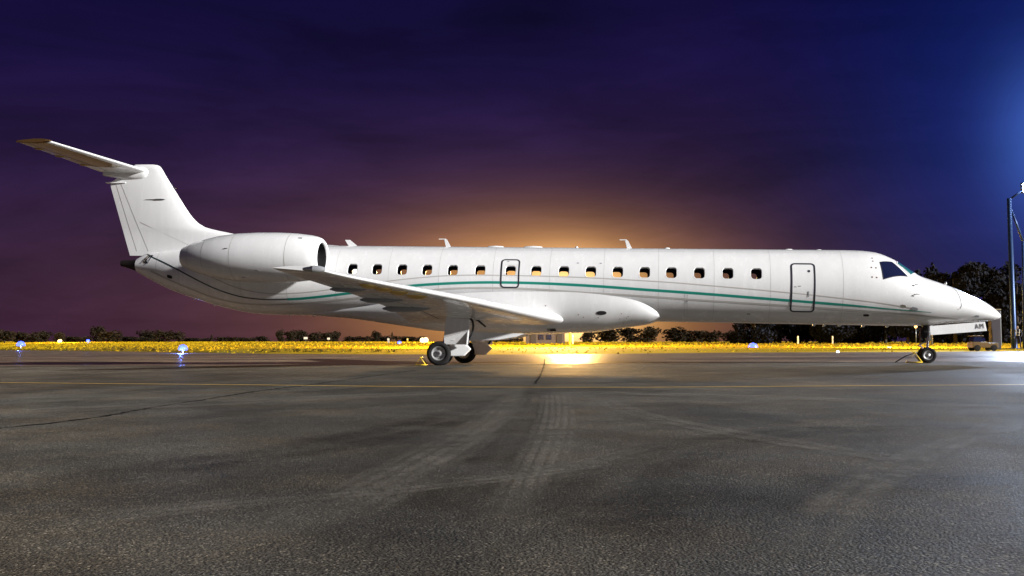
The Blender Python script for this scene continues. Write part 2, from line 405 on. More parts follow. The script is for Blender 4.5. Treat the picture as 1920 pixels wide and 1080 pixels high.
def patch(s0, s1, p0, p1, r, mat_, name, parent, off=.003, hole=None):
    """panel on the skin with rounded corners; hole=(s0,s1,p0,p1) is left open"""
    ps = sorted(set([round(v, 5) for v in np.linspace(p0, p1, 19)] + ([round(hole[2], 5), round(hole[3], 5)] if hole else [])))
    V = []; F = []; cols = 9 if not hole else None
    for p in ps:
        e = min((p - p0), (p1 - p)) * 1.1; ins = r - math.sqrt(max(0, r*r - (r - min(e, r))**2))
        a, b = s0 + ins, s1 - ins
        sl_ = list(np.linspace(a, b, 9)) if not hole else [a, (a + hole[0]) / 2, hole[0], hole[1], (hole[1] + b) / 2, b]
        V.append([fus(s, p, off) for s in sl_])
    nc = len(V[0]); flat = [v for row in V for v in row]
    for i in range(len(ps) - 1):
        for j in range(nc - 1):
            if hole and j == 2 and ps[i] >= hole[2] - 1e-4 and ps[i+1] <= hole[3] + 1e-4: continue
            F.append((i*nc + j, i*nc + j + 1, (i+1)*nc + j + 1, (i+1)*nc + j))
    return fix(mesh(name, flat, F, mat_, parent, True))
def outline(s0, s1, p0, p1, r):
    q = rrect(s1 - s0, (p1 - p0) * 1.14, r, 5); cs, cp_ = (s0 + s1) / 2, (p0 + p1) / 2
    return [(cs + x, cp_ + y / 1.14) for x, y in q]
d = patch(5.575, 6.24, R(-43), R(34), .09, paint, 'service_door', plane)
strip(outline(5.575, 6.24, R(-43), R(34), .1), .05, seal, 'door_seal', d, off=.007, closed=True, dens=.05)
patch(5.70, 5.775, R(19.4), R(23.2), .03, seal, 'peephole', d, off=.008)
patch(5.735, 5.765, R(-18), R(-9), .01, paint_grey, 'handle', d, off=.012)
patch(5.97, 6.05, R(-2.4), R(-1.4), .008, paint_grey, 'latch', d, off=.008); patch(6.1, 6.17, R(-3.5), R(-2.4), .008, paint_grey, 'latch', d, off=.008)
d = patch(14.40, 14.945, R(-9.8), R(36), .09, paint, 'emergency_exit', plane, hole=(14.664 - .19, 14.664 + .19, WPHI - .19, WPHI + .19))
strip(outline(14.40, 14.945, R(-9.8), R(36), .1), .046, seal, 'door_seal', d, off=.007, closed=True, dens=.05)
patch(14.72, 14.78, R(32), R(33.2), .008, paint_grey, 'handle', d, off=.008)
# cockpit glazing
def skin_poly(poly, mat_, name, parent, off, n=10):
    """four-cornered (station, phi) panel, corners in order"""
    (a, b, c, d_) = poly; V = []; F = []
    for i in range(n + 1):
        for j in range(n + 1):
            u, v = i / n, j / n
            s = (a[0]*(1-u) + b[0]*u)*(1-v) + (d_[0]*(1-u) + c[0]*u)*v
            p = (a[1]*(1-u) + b[1]*u)*(1-v) + (d_[1]*(1-u) + c[1]*u)*v
            V.append(fus(s, R(p), off))
    for i in range(n):
        for j in range(n): F.append((i*(n+1)+j, (i+1)*(n+1)+j, (i+1)*(n+1)+j+1, i*(n+1)+j+1))
    return fix(mesh(name, V, F, mat_, parent, True))
for sgn in (1, -1):
    f_ = (lambda q: [(s, p) for s, p in q]) if sgn == 1 else (lambda q: [(s, 180 - p) for s, p in q])
    cw = skin_poly(f_([(3.647, 42.8), (3.271, 53.6), (2.891, 33.9), (3.602, 13.1)]), cockpit_m, 'cockpit_window', plane, .005)
    strip([(s, R(p)) for s, p in f_([(3.66, 43), (3.268, 54.2), (2.875, 33.7), (3.61, 12.3)])], .02, seal, 'window_seal', cw, off=.006, closed=True, dens=.05)
    ws = skin_poly(f_([(3.10, 57), (2.99, 87), (2.40, 86), (2.74, 44)]), shield_m, 'windshield', plane, .006)
    strip([(s, R(p)) for s, p in f_([(3.12, 56), (3.0, 88), (2.39, 87), (2.75, 42.5)])], .03, paint, 'windshield_frame', ws, off=.010, closed=True, dens=.05)
# small fittings on the nose
for s, p in ((2.715, 20.9), (2.699, 3.0)):
    for q in (R(p), pi - R(p)):
        a = fus(s, q, 0); nrm = (fus(s, q, 1) - a).normalized()
        MB().tube([a, a + nrm * .06 + Vector((.03, 0, 0)), a + nrm * .07 + Vector((.14, 0, .0))], [.014, .012, .006], 6).build('pitot_probe', steel, plane, True)
strip([(1.46, R(66)), (1.42, R(50)), (1.385, R(33)), (1.35, R(12)), (1.338, R(-2)), (1.38, R(-13))], .022, paint_grey, 'radome_seam', fuselage, off=.004, dens=.06)
strip([(1.38, R(-13)), (1.43, R(-15))], .03, seam_m, 'radome_latch', fuselage, off=.006)
a = fus(1.62, R(82)); MB().tube([a - Vector((0, 0, .02)), a + Vector((.0, 0, .10))], [.05, .03], 8).build('nose_fitting', steel, plane, True)
for s, p, sz, m_ in ((.828, -35, .06, paint_grey), (4.036, -48.5, .085, dark), (2.69, -25.7, .09, paint_grey), (3.016, -24.6, .07, metal), (7.45, -50, .05, paint_grey), (25.957, -19, .10, dark), (9.3, -28, .03, paint_grey), (12.55, -24.5, .035, hose_m), (11.9, -24.5, .04, hose_m), (11.9, 31, .03, paint_grey), (12.6, 31, .03, paint_grey)):
    rr = max(.2, (ftop(s) - fbot(s)) / 2)
    patch(s - sz, s + sz, R(p) - sz * .55 / rr, R(p) + sz * .55 / rr, sz * .5, m_, 'skin_fitting', fuselage, off=.006)
for s, p in ((3.86, 50), (3.86, 43), (3.93, 30), (3.80, 30), (3.93, 14), (3.80, 14)):
    patch(s - .02, s + .02, R(p - 1), R(p + 1), .01, hose_m, 'skin_fitting', fuselage, off=.005)
for s in (9.36, 9.28): strip([(s, R(-12)), (s, R(-72))], .018, seam_m, 'skin_seam', fuselage, off=.003)
for s in (4.75, 6.85, 8.5, 10.15, 11.8, 13.45, 15.2, 16.9, 18.5, 20.2, 21.8, 23.35, 24.5, 25.6, 26.5): strip([(s, R(89)), (s, R(-80))], .010, seam_d, 'skin_seam', fuselage, off=.002)
for p, s0, s1 in ((62, 4.8, 23.3), (-33, 10.2, 23.3), (-62, 4.8, 10.0)): strip([(s0, R(p)), (s1, R(p))], .008, seam_m, 'skin_seam', fuselage, off=.0025, dens=.4)
strip([(5.2, R(-46)), (5.23, R(-62))], .03, seam_m, 'drain_mark', fuselage, off=.004)
# antennas along the roof
def blade(s, h, ch, lean, top_bar=0.0, w0=None, down=False):
    sg = -1 if down else 1
    z0 = (ftop(s) - .015) if w0 is None else w0
    mb = MB(); V = []
    for (dx, z, th) in ((0, 0, .022), (ch, 0, .022), (ch * .55 + lean, h, .012), (lean, h, .012)):
        V += [P(s + dx, th, z0 + sg * z), P(s + dx, -th, z0 + sg * z)]
    mb.add(V, [(0, 2, 4, 6), (1, 7, 5, 3), (0, 1, 3, 2), (2, 3, 5, 4), (4, 5, 7, 6), (6, 7, 1, 0)])
    if top_bar: mb.box(P(s + lean + ch * .3 + top_bar * .45, 0, z0 + sg * (h + .01)), (top_bar, .06, .025))
    mb.build('antenna', paint, plane, bevel=.004)
blade(19.82, .21, .30, .27); blade(16.75, .25, .16, .14, .22); blade(10.98, .27, .16, .14, .22)
for s, ln, h in ((15.3, .28, .05), (14.1, .32, .055), (12.72, .05, .06), (9.9, .09, .04), (6.2, .12, .03), (5.3, .08, .02)):
    mb = MB(); mb.lathe([(-ln, .001), (-ln * .8, h * .7), (0, h), (ln * .8, h * .7), (ln, .001)], P(s, 0, ftop(s)), (1, 0, 0), 12); mb.build('roof_fairing', paint, plane, True)
for s in (5.05, 5.35, 4.6, 3.9, 3.2): blade(s, .07, .12, .06, w0=fbot(s) + .012, down=True)
for s in (21.2, 22.0, 24.6, 25.3): blade(s, .06, .05, .02, w0=fbot(s) + .012, down=True)

# ------------------------------------------------------------------ belly fairing
FT = pchip([(10.02,-1.02),(10.2,-.84),(10.45,-.68),(10.8,-.54),(11.3,-.44),(12,-.36),(13,-.31),(14.5,-.32),(16.5,-.42),(18,-.62),(19.5,-.86),(20.6,-1.0),(21.6,-1.08)])
FB = pchip([(10.02,-1.06),(10.45,-1.226),(11.33,-1.375),(12.0,-1.489),(13.03,-1.558),(13.62,-1.587),(14.9,-1.612),(17.04,-1.568),(17.9,-1.466),(18.9,-1.346),(19.9,-1.225),(21.0,-1.155),(21.6,-1.13)])
FBL = pchip([(10.02,-.02),(10.4,.03),(11.0,.075),(12,.11),(17,.11),(19,.06),(20.6,.01),(21.6,-.02)])
V = []; F = []; sts = list(np.linspace(10.02, 11.2, 14)) + list(np.linspace(11.4, 21.6, 40)); n = 40
for s in sts:
    wt, wb = FT(s), FB(s); a = 1.14 * cos(math.asin(max(-1, min(1, wt / 1.14)))) + FBL(s)
    for k in range(n + 1):
        t = pi * k / n; e = 2 / 2.35
        c_, s_ = cos(t), sin(t)
        lat = a * math.copysign(abs(c_) ** e, c_); w = wt - (wt - wb) * (s_ ** e)
        V.append(P(s, lat, w))
for i in range(len(sts) - 1):
    for k in range(n): F.append((i*(n+1)+k, i*(n+1)+k+1, (i+1)*(n+1)+k+1, (i+1)*(n+1)+k))
F.append(tuple(range(n + 1))); F.append(tuple((len(sts)-1)*(n+1)+k for k in range(n, -1, -1)))
fairing = fix(mesh('belly_fairing', V, F, paint, plane, True)); fairing.data.set_sharp_from_angle(angle=R(50))
def fair_pt(s, t, off=.006):
    wt, wb = FT(s), FB(s); a = 1.14 * cos(math.asin(max(-1, min(1, wt / 1.14)))) + FBL(s); e = 2 / 2.35
    return P(s, (a + off) * max(cos(t), 0) ** e, wt - (wt - wb + off) * (sin(t) ** e))
def fair_patch(s0, s1, t0, t1, m_, name, r=.3, off=.006):
    V = []; q = rrect(1, 1, r, 5)
    V = [fair_pt((s0+s1)/2 + (s1-s0)*x, (t0+t1)/2 + (t1-t0)*y, off) for x, y in q]
    return fix(mesh(name, V, [tuple(range(len(V)))], m_, fairing))
fair_patch(11.70, 12.0, .40, .53, dark, 'air_inlet', .45); fair_patch(13.28, 13.55, 1.02, 1.2, paint_grey, 'vent', .1); fair_patch(13.27, 13.45, 1.06, 1.18, dark, 'vent', .1, .012)
for s, t in ((12.55, .52), (12.4, .6), (11.25, .5), (11.05, .62), (10.95, .8), (11.1, .7), (11.3, .72), (11.2, .95), (13.55, .28), (11.95, .62)):
    fair_patch(s - .018, s + .018, t - .012, t + .012, hose_m, 'fastener', .4)

# ------------------------------------------------------------------ wings
LEt = lambda lat: 13.25 + (lat - 1.2) * .513 - (.12 * max(0, 1 - (lat - 1.0) / .55) ** 2 if lat < 1.55 else 0)
TEt = pchip([(.7, 17.82), (1.2, 17.80), (3.9, 17.80), (5.0, 17.98), (7.0, 18.33), (9.0, 18.74), (10.02, 18.97)])
WLE = pchip([(.7, -1.14), (1.2, -1.10), (2.9, -.945), (4.66, -.775), (5.74, -.68), (7.2, -.565), (8.56, -.455), (9.8, -.335), (10.02, -.30)])
INC = pchip([(.7, .040), (4, .028), (7, .006), (10.02, -.03)])
THK = pchip([(.7, .118), (4, .112), (10.02, .10)])
def foil(n=18):
    U = []
    for k in range(n + 1):
        x = .5 * (1 - cos(pi * k / n)); y = 5 * (.2969*math.sqrt(x) - .126*x - .3516*x*x + .2843*x**3 - .1036*x**4); U.append((x, y))
    return U
FO = foil()
def wpoint(lat, x, up, sgn=1, off=0.):
    le, te = LEt(lat), TEt(lat); c = te - le; y = np.interp(x, [a for a, b in FO], [b for a, b in FO]) * THK(lat) * (1 if up else -.85)
    cam_ = .018 * 4 * x * (1 - x)
    return P(le + c * x, sgn * lat, WLE(lat) + c * (y + cam_) - c * x * INC(lat) + (off if up else -off))
for sgn, nm in ((1, 'starboard'), (-1, 'port')):
    lats = [.75, 1.0, 1.1, 1.2, 1.35, 1.6, 2.1, 2.9, 3.9, 4.66, 5.74, 6.5, 7.2, 8, 8.6, 9.2, 9.7, 9.95, 10.02]
    V = []; F = []; m = 2 * len(FO) - 2
    for lat in lats:
        ring = [wpoint(lat, x, True, sgn) for x, y in FO[::-1]] + [wpoint(lat, x, False, sgn) for x, y in FO[1:-1]]
        V += ring
    m = len(ring)
    for i in range(len(lats) - 1):
        for k in range(m): F.append((i*m + k, i*m + (k+1) % m, (i+1)*m + (k+1) % m, (i+1)*m + k))
    F.append(tuple((len(lats) - 1) * m + k for k in range(m)))
    wing = fix(mesh('wing', V, F, paint, plane, True)); wing.data.set_sharp_from_angle(angle=R(35))
    # flap track fairings
    for lat, ln, r in ((7.25, .95, .085), (5.45, 1.25, .105), (3.95, 1.45, .125)):
        q = wpoint(lat, .86, False, sgn); mb = MB(); c = q + Vector((.05, 0, -.02))
        prof = [(ln * .62, .004), (ln * .5, r * .55), (ln * .3, r * .95), (0, r), (-ln * .25, r * .8), (-ln * .42, .02)]
        mb.lathe(prof, c, (1, 0, INC(lat) + .02), 12)
        for v_i in range(len(mb.V)):
            v = mb.V[v_i]; mb.V[v_i] = (v[0], c[1] + (v[1] - c[1]) * .8, v[2])
        mb.build('flap_track_fairing', paint_grey, wing, True)
    # flap and aileron gaps on the lower skin
    for x, la, lb in ((.74, 1.9, 6.3), (.76, 6.6, 9.5)):
        V2 = []; ll = np.linspace(la, lb, 24)
        for l_ in ll: V2 += [wpoint(l_, x - .006, False, sgn, .003), wpoint(l_, x + .006, False, sgn, .003)]
        fix(mesh('control_surface_gap', V2, [(2*i, 2*i+2, 2*i+3, 2*i+1) for i in range(23)], seal, wing))
    for lat in (8.15, 7.62, 7.05, 6.35):  # oval covers; the grass reflection is in their colour and raised dome
        V2 = []; F2 = []; cc = wpoint(lat, .22, False, sgn)
        for q, (rr_, dz) in enumerate(((1, -.005), (.92, .03), (.7, .06), (.4, .078), (.02, .085))):
            for k in range(18): V2.append(wpoint(lat + sin(2*pi*k/18) * .20 * rr_, .22 + cos(2*pi*k/18) * .11 * rr_, False, sgn, dz))
        for q in range(4):
            for k in range(18): F2.append((q*18 + k, q*18 + (k+1) % 18, (q+1)*18 + (k+1) % 18, (q+1)*18 + k))
        fix(mesh('access_panel', V2, F2, gold_metal, wing, True))
    # wing tip light
    q = wpoint(9.98, .14, True, sgn)
    mb = MB(); mb.lathe([(-.34, .01), (-.2, .055), (0, .078), (.16, .066), (.25, .03), (.27, .003)], q + Vector((-.08, 0, -.04)), (1, 0, 0), 14); mb.build('tip_fairing', steel, wing, True)
    mb = MB(); mb.lathe([(-.02, .082), (.1, .083), (.2, .062), (.27, .03), (.295, .002)], q + Vector((-.06, 0, -.04)), (1, 0, 0), 14); mb.build('navigation_light', lens_m, wing, True)

# ------------------------------------------------------------------ nacelles and pylons
for sgn in (1, -1):
    lat, wc = 2.05, .585
    org = P(20.32, sgn * lat, wc); ax = Vector((-1, sgn * .065, 0))
    outer = [(.0, .525), (.02, .56), (.07, .605), (.16, .645), (.35, .69), (.8, .745), (1.4, .775), (2.1, .775), (2.8, .745), (3.4, .67), (3.9, .56), (4.3, .44), (4.62, .305)]
    n = 48
    nac = MB().lathe(outer + [(4.60, .285), (4.2, .27)], org, ax, n).build('engine_nacelle', paint, plane, True, sharp=50)
    MB().lathe([(.055, .597), (.02, .562), (-.002, .525), (-.006, .50), (.01, .475), (.045, .458), (.075, .452)], org, ax, n).build('inlet_lip', paint, nac, True)
    MB().lathe([(.07, .4525), (.2, .446), (.8, .455), (.8, .001)], org, ax, n).build('inlet_duct', dark, nac, True)
    fan = MB()
    for k in range(20):
        a = 2 * pi * k / 20; c_, s_ = cos(a), sin(a); b_ = Vector((0, c_, s_)); t_ = Vector((0, -s_, c_))
        o_ = org + ax * .74
        fan.add([o_ + b_ * .14 - t_ * .02 + Vector((.05, 0, 0)), o_ + b_ * .14 + t_ * .02 - Vector((.0, 0, 0)), o_ + b_ * .44 + t_ * .06, o_ + b_ * .44 - t_ * .05 + Vector((.08, 0, 0))], [(0, 1, 2, 3)])
    fan.lathe([(.45, .002), (.52, .06), (.62, .11), (.74, .15)], org, ax, 20); fan.build('fan', fan_m, nac, True, sharp=40)
    MB().lathe([(4.2, .269), (4.2, .001)], org, ax, 24).build('exhaust_core', soot, nac)
    for u, rr in ((.95, .7585), (2.75, .7505), (3.75, .6035), (4.32, .4365)):
        MB().lathe([(u - .007, np.interp(u - .007, [a for a, b in outer], [b for a, b in outer]) + .003), (u + .007, np.interp(u + .007, [a for a, b in outer], [b for a, b in outer]) + .003)], org, ax, n).build('cowl_seam', stripe_grey, nac, True)
    for u, a in ((2.9, .3), (1.9, -.6), (2.4, -1.0), (.6, .9)):
        r_ = np.interp(u, [q for q, b in outer], [b for q, b in outer]); p_ = org + ax * u + Vector((0, -sgn * cos(a), sin(a))) * r_
        MB().box(p_, (.12, .03, .03)).build('cowl_latch', steel, nac, bevel=.006)
    V = []; F = []
    pst = [(21.0, .0), (21.15, .09), (21.6, .15), (22.6, .17), (23.6, .13), (24.3, .06), (24.6, .0)]
    for la in (.75, 1.55):
        V += [P(s, sgn * la, wc - .16 + h) for s, h in pst] + [P(s, sgn * la, wc - .16 - h) for s, h in pst[-2:0:-1]]
    m = len(V) // 2; F = [(k, (k+1) % m, m + (k+1) % m, m + k) for k in range(m)]
    fix(mesh('engine_pylon', V, F, paint, plane, True)).data.set_sharp_from_angle(angle=R(40))

# ------------------------------------------------------------------ tail
FLE = pchip([(.75, 22.4), (1.10, 22.6), (1.30, 23.25), (1.5, 24.0), (1.6, 24.53), (1.72, 25.04), (1.966, 25.417), (2.32, 25.71), (3.03, 26.2), (3.45, 26.49), (3.66, 26.62), (3.74, 26.69), (3.785, 26.77), (3.815, 26.95), (3.822, 27.15)])
FTE = lambda w: 27.669 + (w - .827) * (28.458 - 27.669) / (3.174 - .827) - (max(0, w - 3.18) * 1.75 if w > 3.18 else 0)
ws_ = [.75, .95, 1.10, 1.2, 1.3, 1.4, 1.5, 1.55, 1.6, 1.66, 1.72, 1.85, 1.966, 2.15, 2.32, 2.7, 3.03, 3.2, 3.35, 3.5, 3.62, 3.70, 3.75, 3.785, 3.81]
V = []; F = []
for w in ws_:
    le, te = FLE(w), min(FTE(w), 99); c = te - le; th = (.17 - .07 * (w - .8) / 2.4) * (1 if w < 3.7 else max(.25, 1 - (w - 3.7) / .15))
    x3 = 25.4 + (w - 1.0) * .45
    ring = []
    for x, y in FO[::-1]: ring.append(P(le + c * x, th * (y / .5) * (1 if c < 3 else 1), w))
    for x, y in FO[1:-1]: ring.append(P(le + c * x, -th * (y / .5), w))
    V += ring
m = len(ring)
for i in range(len(ws_) - 1):
    for k in range(m): F.append((i*m+k, i*m+(k+1) % m, (i+1)*m+(k+1) % m, (i+1)*m+k))
F.append(tuple((len(ws_)-1)*m+k for k in range(m)))
fin = fix(mesh('vertical_fin', V, F, paint, plane, True)); fin.data.set_sharp_from_angle(angle=R(40))
def fin_pt(w, x, off=.004, sgn=1):
    le, te = FLE(w), FTE(w); c = te - le; th = .17 - .07 * (w - .8) / 2.4
    y = np.interp(x, [a for a, b in FO], [b for a, b in FO]); return P(le + c * x, sgn * (th * y / .5 + off), w)
for sgn in (1, -1):
    for (w0, x0, w1, x1, wd) in ((.9, .72, 3.15, .42, .018), (.9, .30, 3.15, .23, .018)):
        V = []
        for k in range(24):
            t = k / 23; w = w0 + (w1-w0)*t; x = 1 - (x0 + (x1-x0)*t) / (FTE(w) - FLE(w)); dx = wd / (FTE(w) - FLE(w)) / 2
            V += [fin_pt(w, x - dx, .004, sgn), fin_pt(w, x + dx, .004, sgn)]
        fix(mesh('rudder_gap', V, [(2*i, 2*i+2, 2*i+3, 2*i+1) for i in range(23)], seam_d, fin))
    V = []
    for k in range(24):
        t = k / 23; w = 1.12 + .75 * t; st = 25.55 + 1.75 * t; c = FTE(w) - FLE(w)
        for q in (-.012, .012): V.append(fin_pt(w + q, min(.99, (st - FLE(w)) / c), .004, sgn))
    fix(mesh('fin_stripe', V, [(2*i, 2*i+2, 2*i+3, 2*i+1) for i in range(23)], stripe_grey, fin))
    a = fin_pt(2.62, .34, 0, sgn)
    MB().lathe([(-.42, .002), (-.1, .02), (.0, .035), (.22, .03), (.32, .002)], a, (1, 0, 0), 10).build('fin_fairing', steel, fin, True)
    V = [fus(s, R(p) if sgn == 1 else pi - R(p), .008) for s, p in ((27.0, 12), (26.93, 30), (26.82, 52), (26.70, 48), (26.78, 28), (26.86, 8))]
    fix(mesh('intake', V, [tuple(range(6))], dark, fuselage))
    V = [fus(s, R(p) if sgn == 1 else pi - R(p), .02) for s, p in ((26.70, 48), (26.78, 28), (26.86, 8), (26.83, 8), (26.75, 28), (26.67, 48))]
    fix(mesh('intake_lip', V, [(0, 1, 4, 5), (1, 2, 3, 4)], metal, fuselage))
    V = [fus(s, R(p) if sgn == 1 else pi - R(p), .02) for s, p in ((27.05, 12), (26.98, 30), (26.86, 54), (26.83, 53), (26.94, 30), (27.01, 12))]
    fix(mesh('intake_lip', V, [(0, 1, 4, 5), (1, 2, 3, 4)], gold_metal, fuselage))
# bullet fairing over the fin
V = []; F = []
BT = pchip([(27.05, 3.60), (27.1, 3.68), (27.25, 3.745), (27.5, 3.76), (27.9, 3.71), (28.4, 3.61), (28.72, 3.53)])
BB = pchip([(27.05, 3.50), (27.1, 3.36), (27.25, 3.28), (27.5, 3.27), (27.9, 3.31), (28.3, 3.37), (28.72, 3.44)])
BW = pchip([(27.05, .085), (27.1, .125), (27.3, .155), (27.9, .145), (28.4, .09), (28.72, .02)])
sts = np.linspace(27.05, 28.72, 34); n = 24
for s in sts:
    t, b, a = BT(s), BB(s), BW(s)
    for k in range(n): V.append(P(s, a * cos(2*pi*k/n), (t+b)/2 + (t-b)/2 * sin(2*pi*k/n)))
for i in range(len(sts) - 1):
    for k in range(n): F.append((i*n+k, i*n+(k+1) % n, (i+1)*n+(k+1) % n, (i+1)*n+k))
F.append(tuple(range(n))); F.append(tuple((len(sts)-1)*n+k for k in range(n)))
fix(mesh('tail_bullet', V, F, paint, plane, True))
MB().box(P(28.22, 0, 3.195), (.72, .16, .035)).build('rudder_cap', paint, fin, bevel=.012)
a = P(26.2, 0, 3.03); MB().box(a + Vector((.03, 0, 0)), (.1, .03, .04), Matrix.Rotation(R(30), 3, 'Y')).build('fin_sensor', steel, fin, bevel=.006)
HLE = lambda l: 27.08 + l * .345; HTE = lambda l: 28.80 + l * .165
def hpoint(l, x, up, sgn, off=0.):
    c = HTE(l) - HLE(l); y = np.interp(x, [a for a, b in FO], [b for a, b in FO]) * .105 * (1 if up else -1)
    return P(HLE(l) + c * x, sgn * l, 3.585 + .083 * l + c * y + (off if up else -off) - .02 * x)
for sgn in (1, -1):
    ls = [0.02, .2, .8, 1.6, 2.4, 3.2, 3.6, 3.74, 3.79]; V = []; F = []
    for l in ls: V += [hpoint(l, x, True, sgn) for x, y in FO[::-1]] + [hpoint(l, x, False, sgn) for x, y in FO[1:-1]]
    for i in range(len(ls) - 1):
        for k in range(m): F.append((i*m+k, i*m+(k+1) % m, (i+1)*m+(k+1) % m, (i+1)*m+k))
    F.append(tuple((len(ls)-1)*m+k for k in range(m)))
    hs = fix(mesh('tailplane', V, F, paint, plane, True)); hs.data.set_sharp_from_angle(angle=R(35))
    V3 = []; F3 = []; xs_ = np.linspace(.12, .97, 9); l3 = np.linspace(.9, 3.77, 14)
    for l in l3: V3 += [hpoint(l, x, False, sgn, .003) for x in xs_]
    for i in range(13):
        for j in range(8): F3.append((i*9+j, i*9+j+1, (i+1)*9+j+1, (i+1)*9+j))
    fix(mesh('lower_skin', V3, F3, skin_metal, hs, True))
    V = []                                        # elevator horn at the tip, metal with reflected glow in its colour
    for l in (3.792, 3.86, 3.885):
        k_ = .0 if l < 3.8 else (.05 if l < 3.87 else .1)
        for x in (-.06 + k_, .15, .4, .7, 1.04 - k_):
            V += [hpoint(l, max(x, .0), True, sgn, .018 - k_ * .15) + Vector((.06 if x < 0 else 0, 0, 0)), hpoint(l, max(x, .0), False, sgn, .018 - k_ * .15) + Vector((.06 if x < 0 else 0, 0, 0))]
    bm = bmesh.new()
    for v in V: bm.verts.new(v)
    bmesh.ops.convex_hull(bm, input=bm.verts); me = bpy.data.meshes.new('elevator_horn'); bm.to_mesh(me); bm.free(); me.materials.append(horn_m)
    o = bpy.data.objects.new('elevator_horn', me); C.objects.link(o); o.parent = hs
    V2 = []
    for l in np.linspace(.4, 3.7, 20): V2 += [hpoint(l, .695, False, sgn, .006), hpoint(l, .71, False, sgn, .006)]
    fix(mesh('elevator_gap', V2, [(2*i, 2*i+2, 2*i+3, 2*i+1) for i in range(19)], seal, hs))
    for l in (1.0, 2.1, 3.0):
        MB().lathe([(-.2, .005), (-.05, .03), (.1, .03), (.2, .005)], hpoint(l, .9, False, sgn), (1, 0, 0), 8).build('hinge_fairing', gold_metal, hs, True)
# tail cone and exhaust of the auxiliary unit
V = []; F = []
for i, (s, t, b, a) in enumerate([(27.33, .66, .205, .214), (27.45, .62, .25, .175), (27.62, .60, .31, .13), (27.75, .60, .345, .115), (27.93, .585, .39, .098), (27.935, .56, .41, .078), (27.7, .55, .40, .07)]):
    for k in range(20): V.append(P(s, a * cos(2*pi*k/20), (t+b)/2 + (t-b)/2*sin(2*pi*k/20)))
for i in range(6):
    for k in range(20): F.append((i*20+k, i*20+(k+1) % 20, (i+1)*20+(k+1) % 20, (i+1)*20+k))
F.append(tuple(120 + k for k in range(20)))
fix(mesh('tail_exhaust', V, F, soot, plane, True)).data.set_sharp_from_angle(angle=R(50))

# ------------------------------------------------------------------ landing gear
def wheel(parent, st, lat, rad, wid, name='wheel'):
    w = wground(st) + rad - .004; c = P(st, lat, w)
    e = empty(name); e.parent = parent; e.location = c
    prof = [(-wid*.30, rad*.56), (-wid*.44, rad*.62), (-wid*.5, rad*.78), (-wid*.44, rad*.92), (-wid*.3, rad*.985), (-wid*.16, rad), (-wid*.15, rad*.985), (-wid*.11, rad*.985), (-wid*.1, rad), (wid*.1, rad), (wid*.11, rad*.985), (wid*.15, rad*.985), (wid*.16, rad), (wid*.3, rad*.985), (wid*.44, rad*.92), (wid*.5, rad*.78), (wid*.44, rad*.62), (wid*.30, rad*.56)]
    MB().lathe(prof, (0, 0, 0), (0, 1, 0), 40, closed=True).build('tyre', rubber, e, True, sharp=50)
    for sg in (-1, 1):
        rp_ = [(sg*wid*.36, rad*.60), (sg*wid*.41, rad*.57), (sg*wid*.38, rad*.53), (sg*wid*.2, rad*.48), (sg*wid*.12, rad*.36), (sg*wid*.13, rad*.27), (sg*wid*.30, rad*.24), (sg*wid*.36, rad*.17), (sg*wid*.38, .001)]
        MB().lathe(rp_, (0, 0, 0), (0, 1, 0), 32).build('rim', rim_m, e, True, sharp=35)
        hb = MB()
        for k in range(8):
            a = 2*pi*k/8; hb.lathe([(sg*wid*.13, rad*.035), (sg*wid*.19, rad*.035), (sg*wid*.19, .001)], (rad*.42*cos(a), 0, rad*.42*sin(a)), (0, 1, 0), 8)
        hb.build('rim_bolts', dark, e)
    return e
MST, NST = 16.60, 2.13
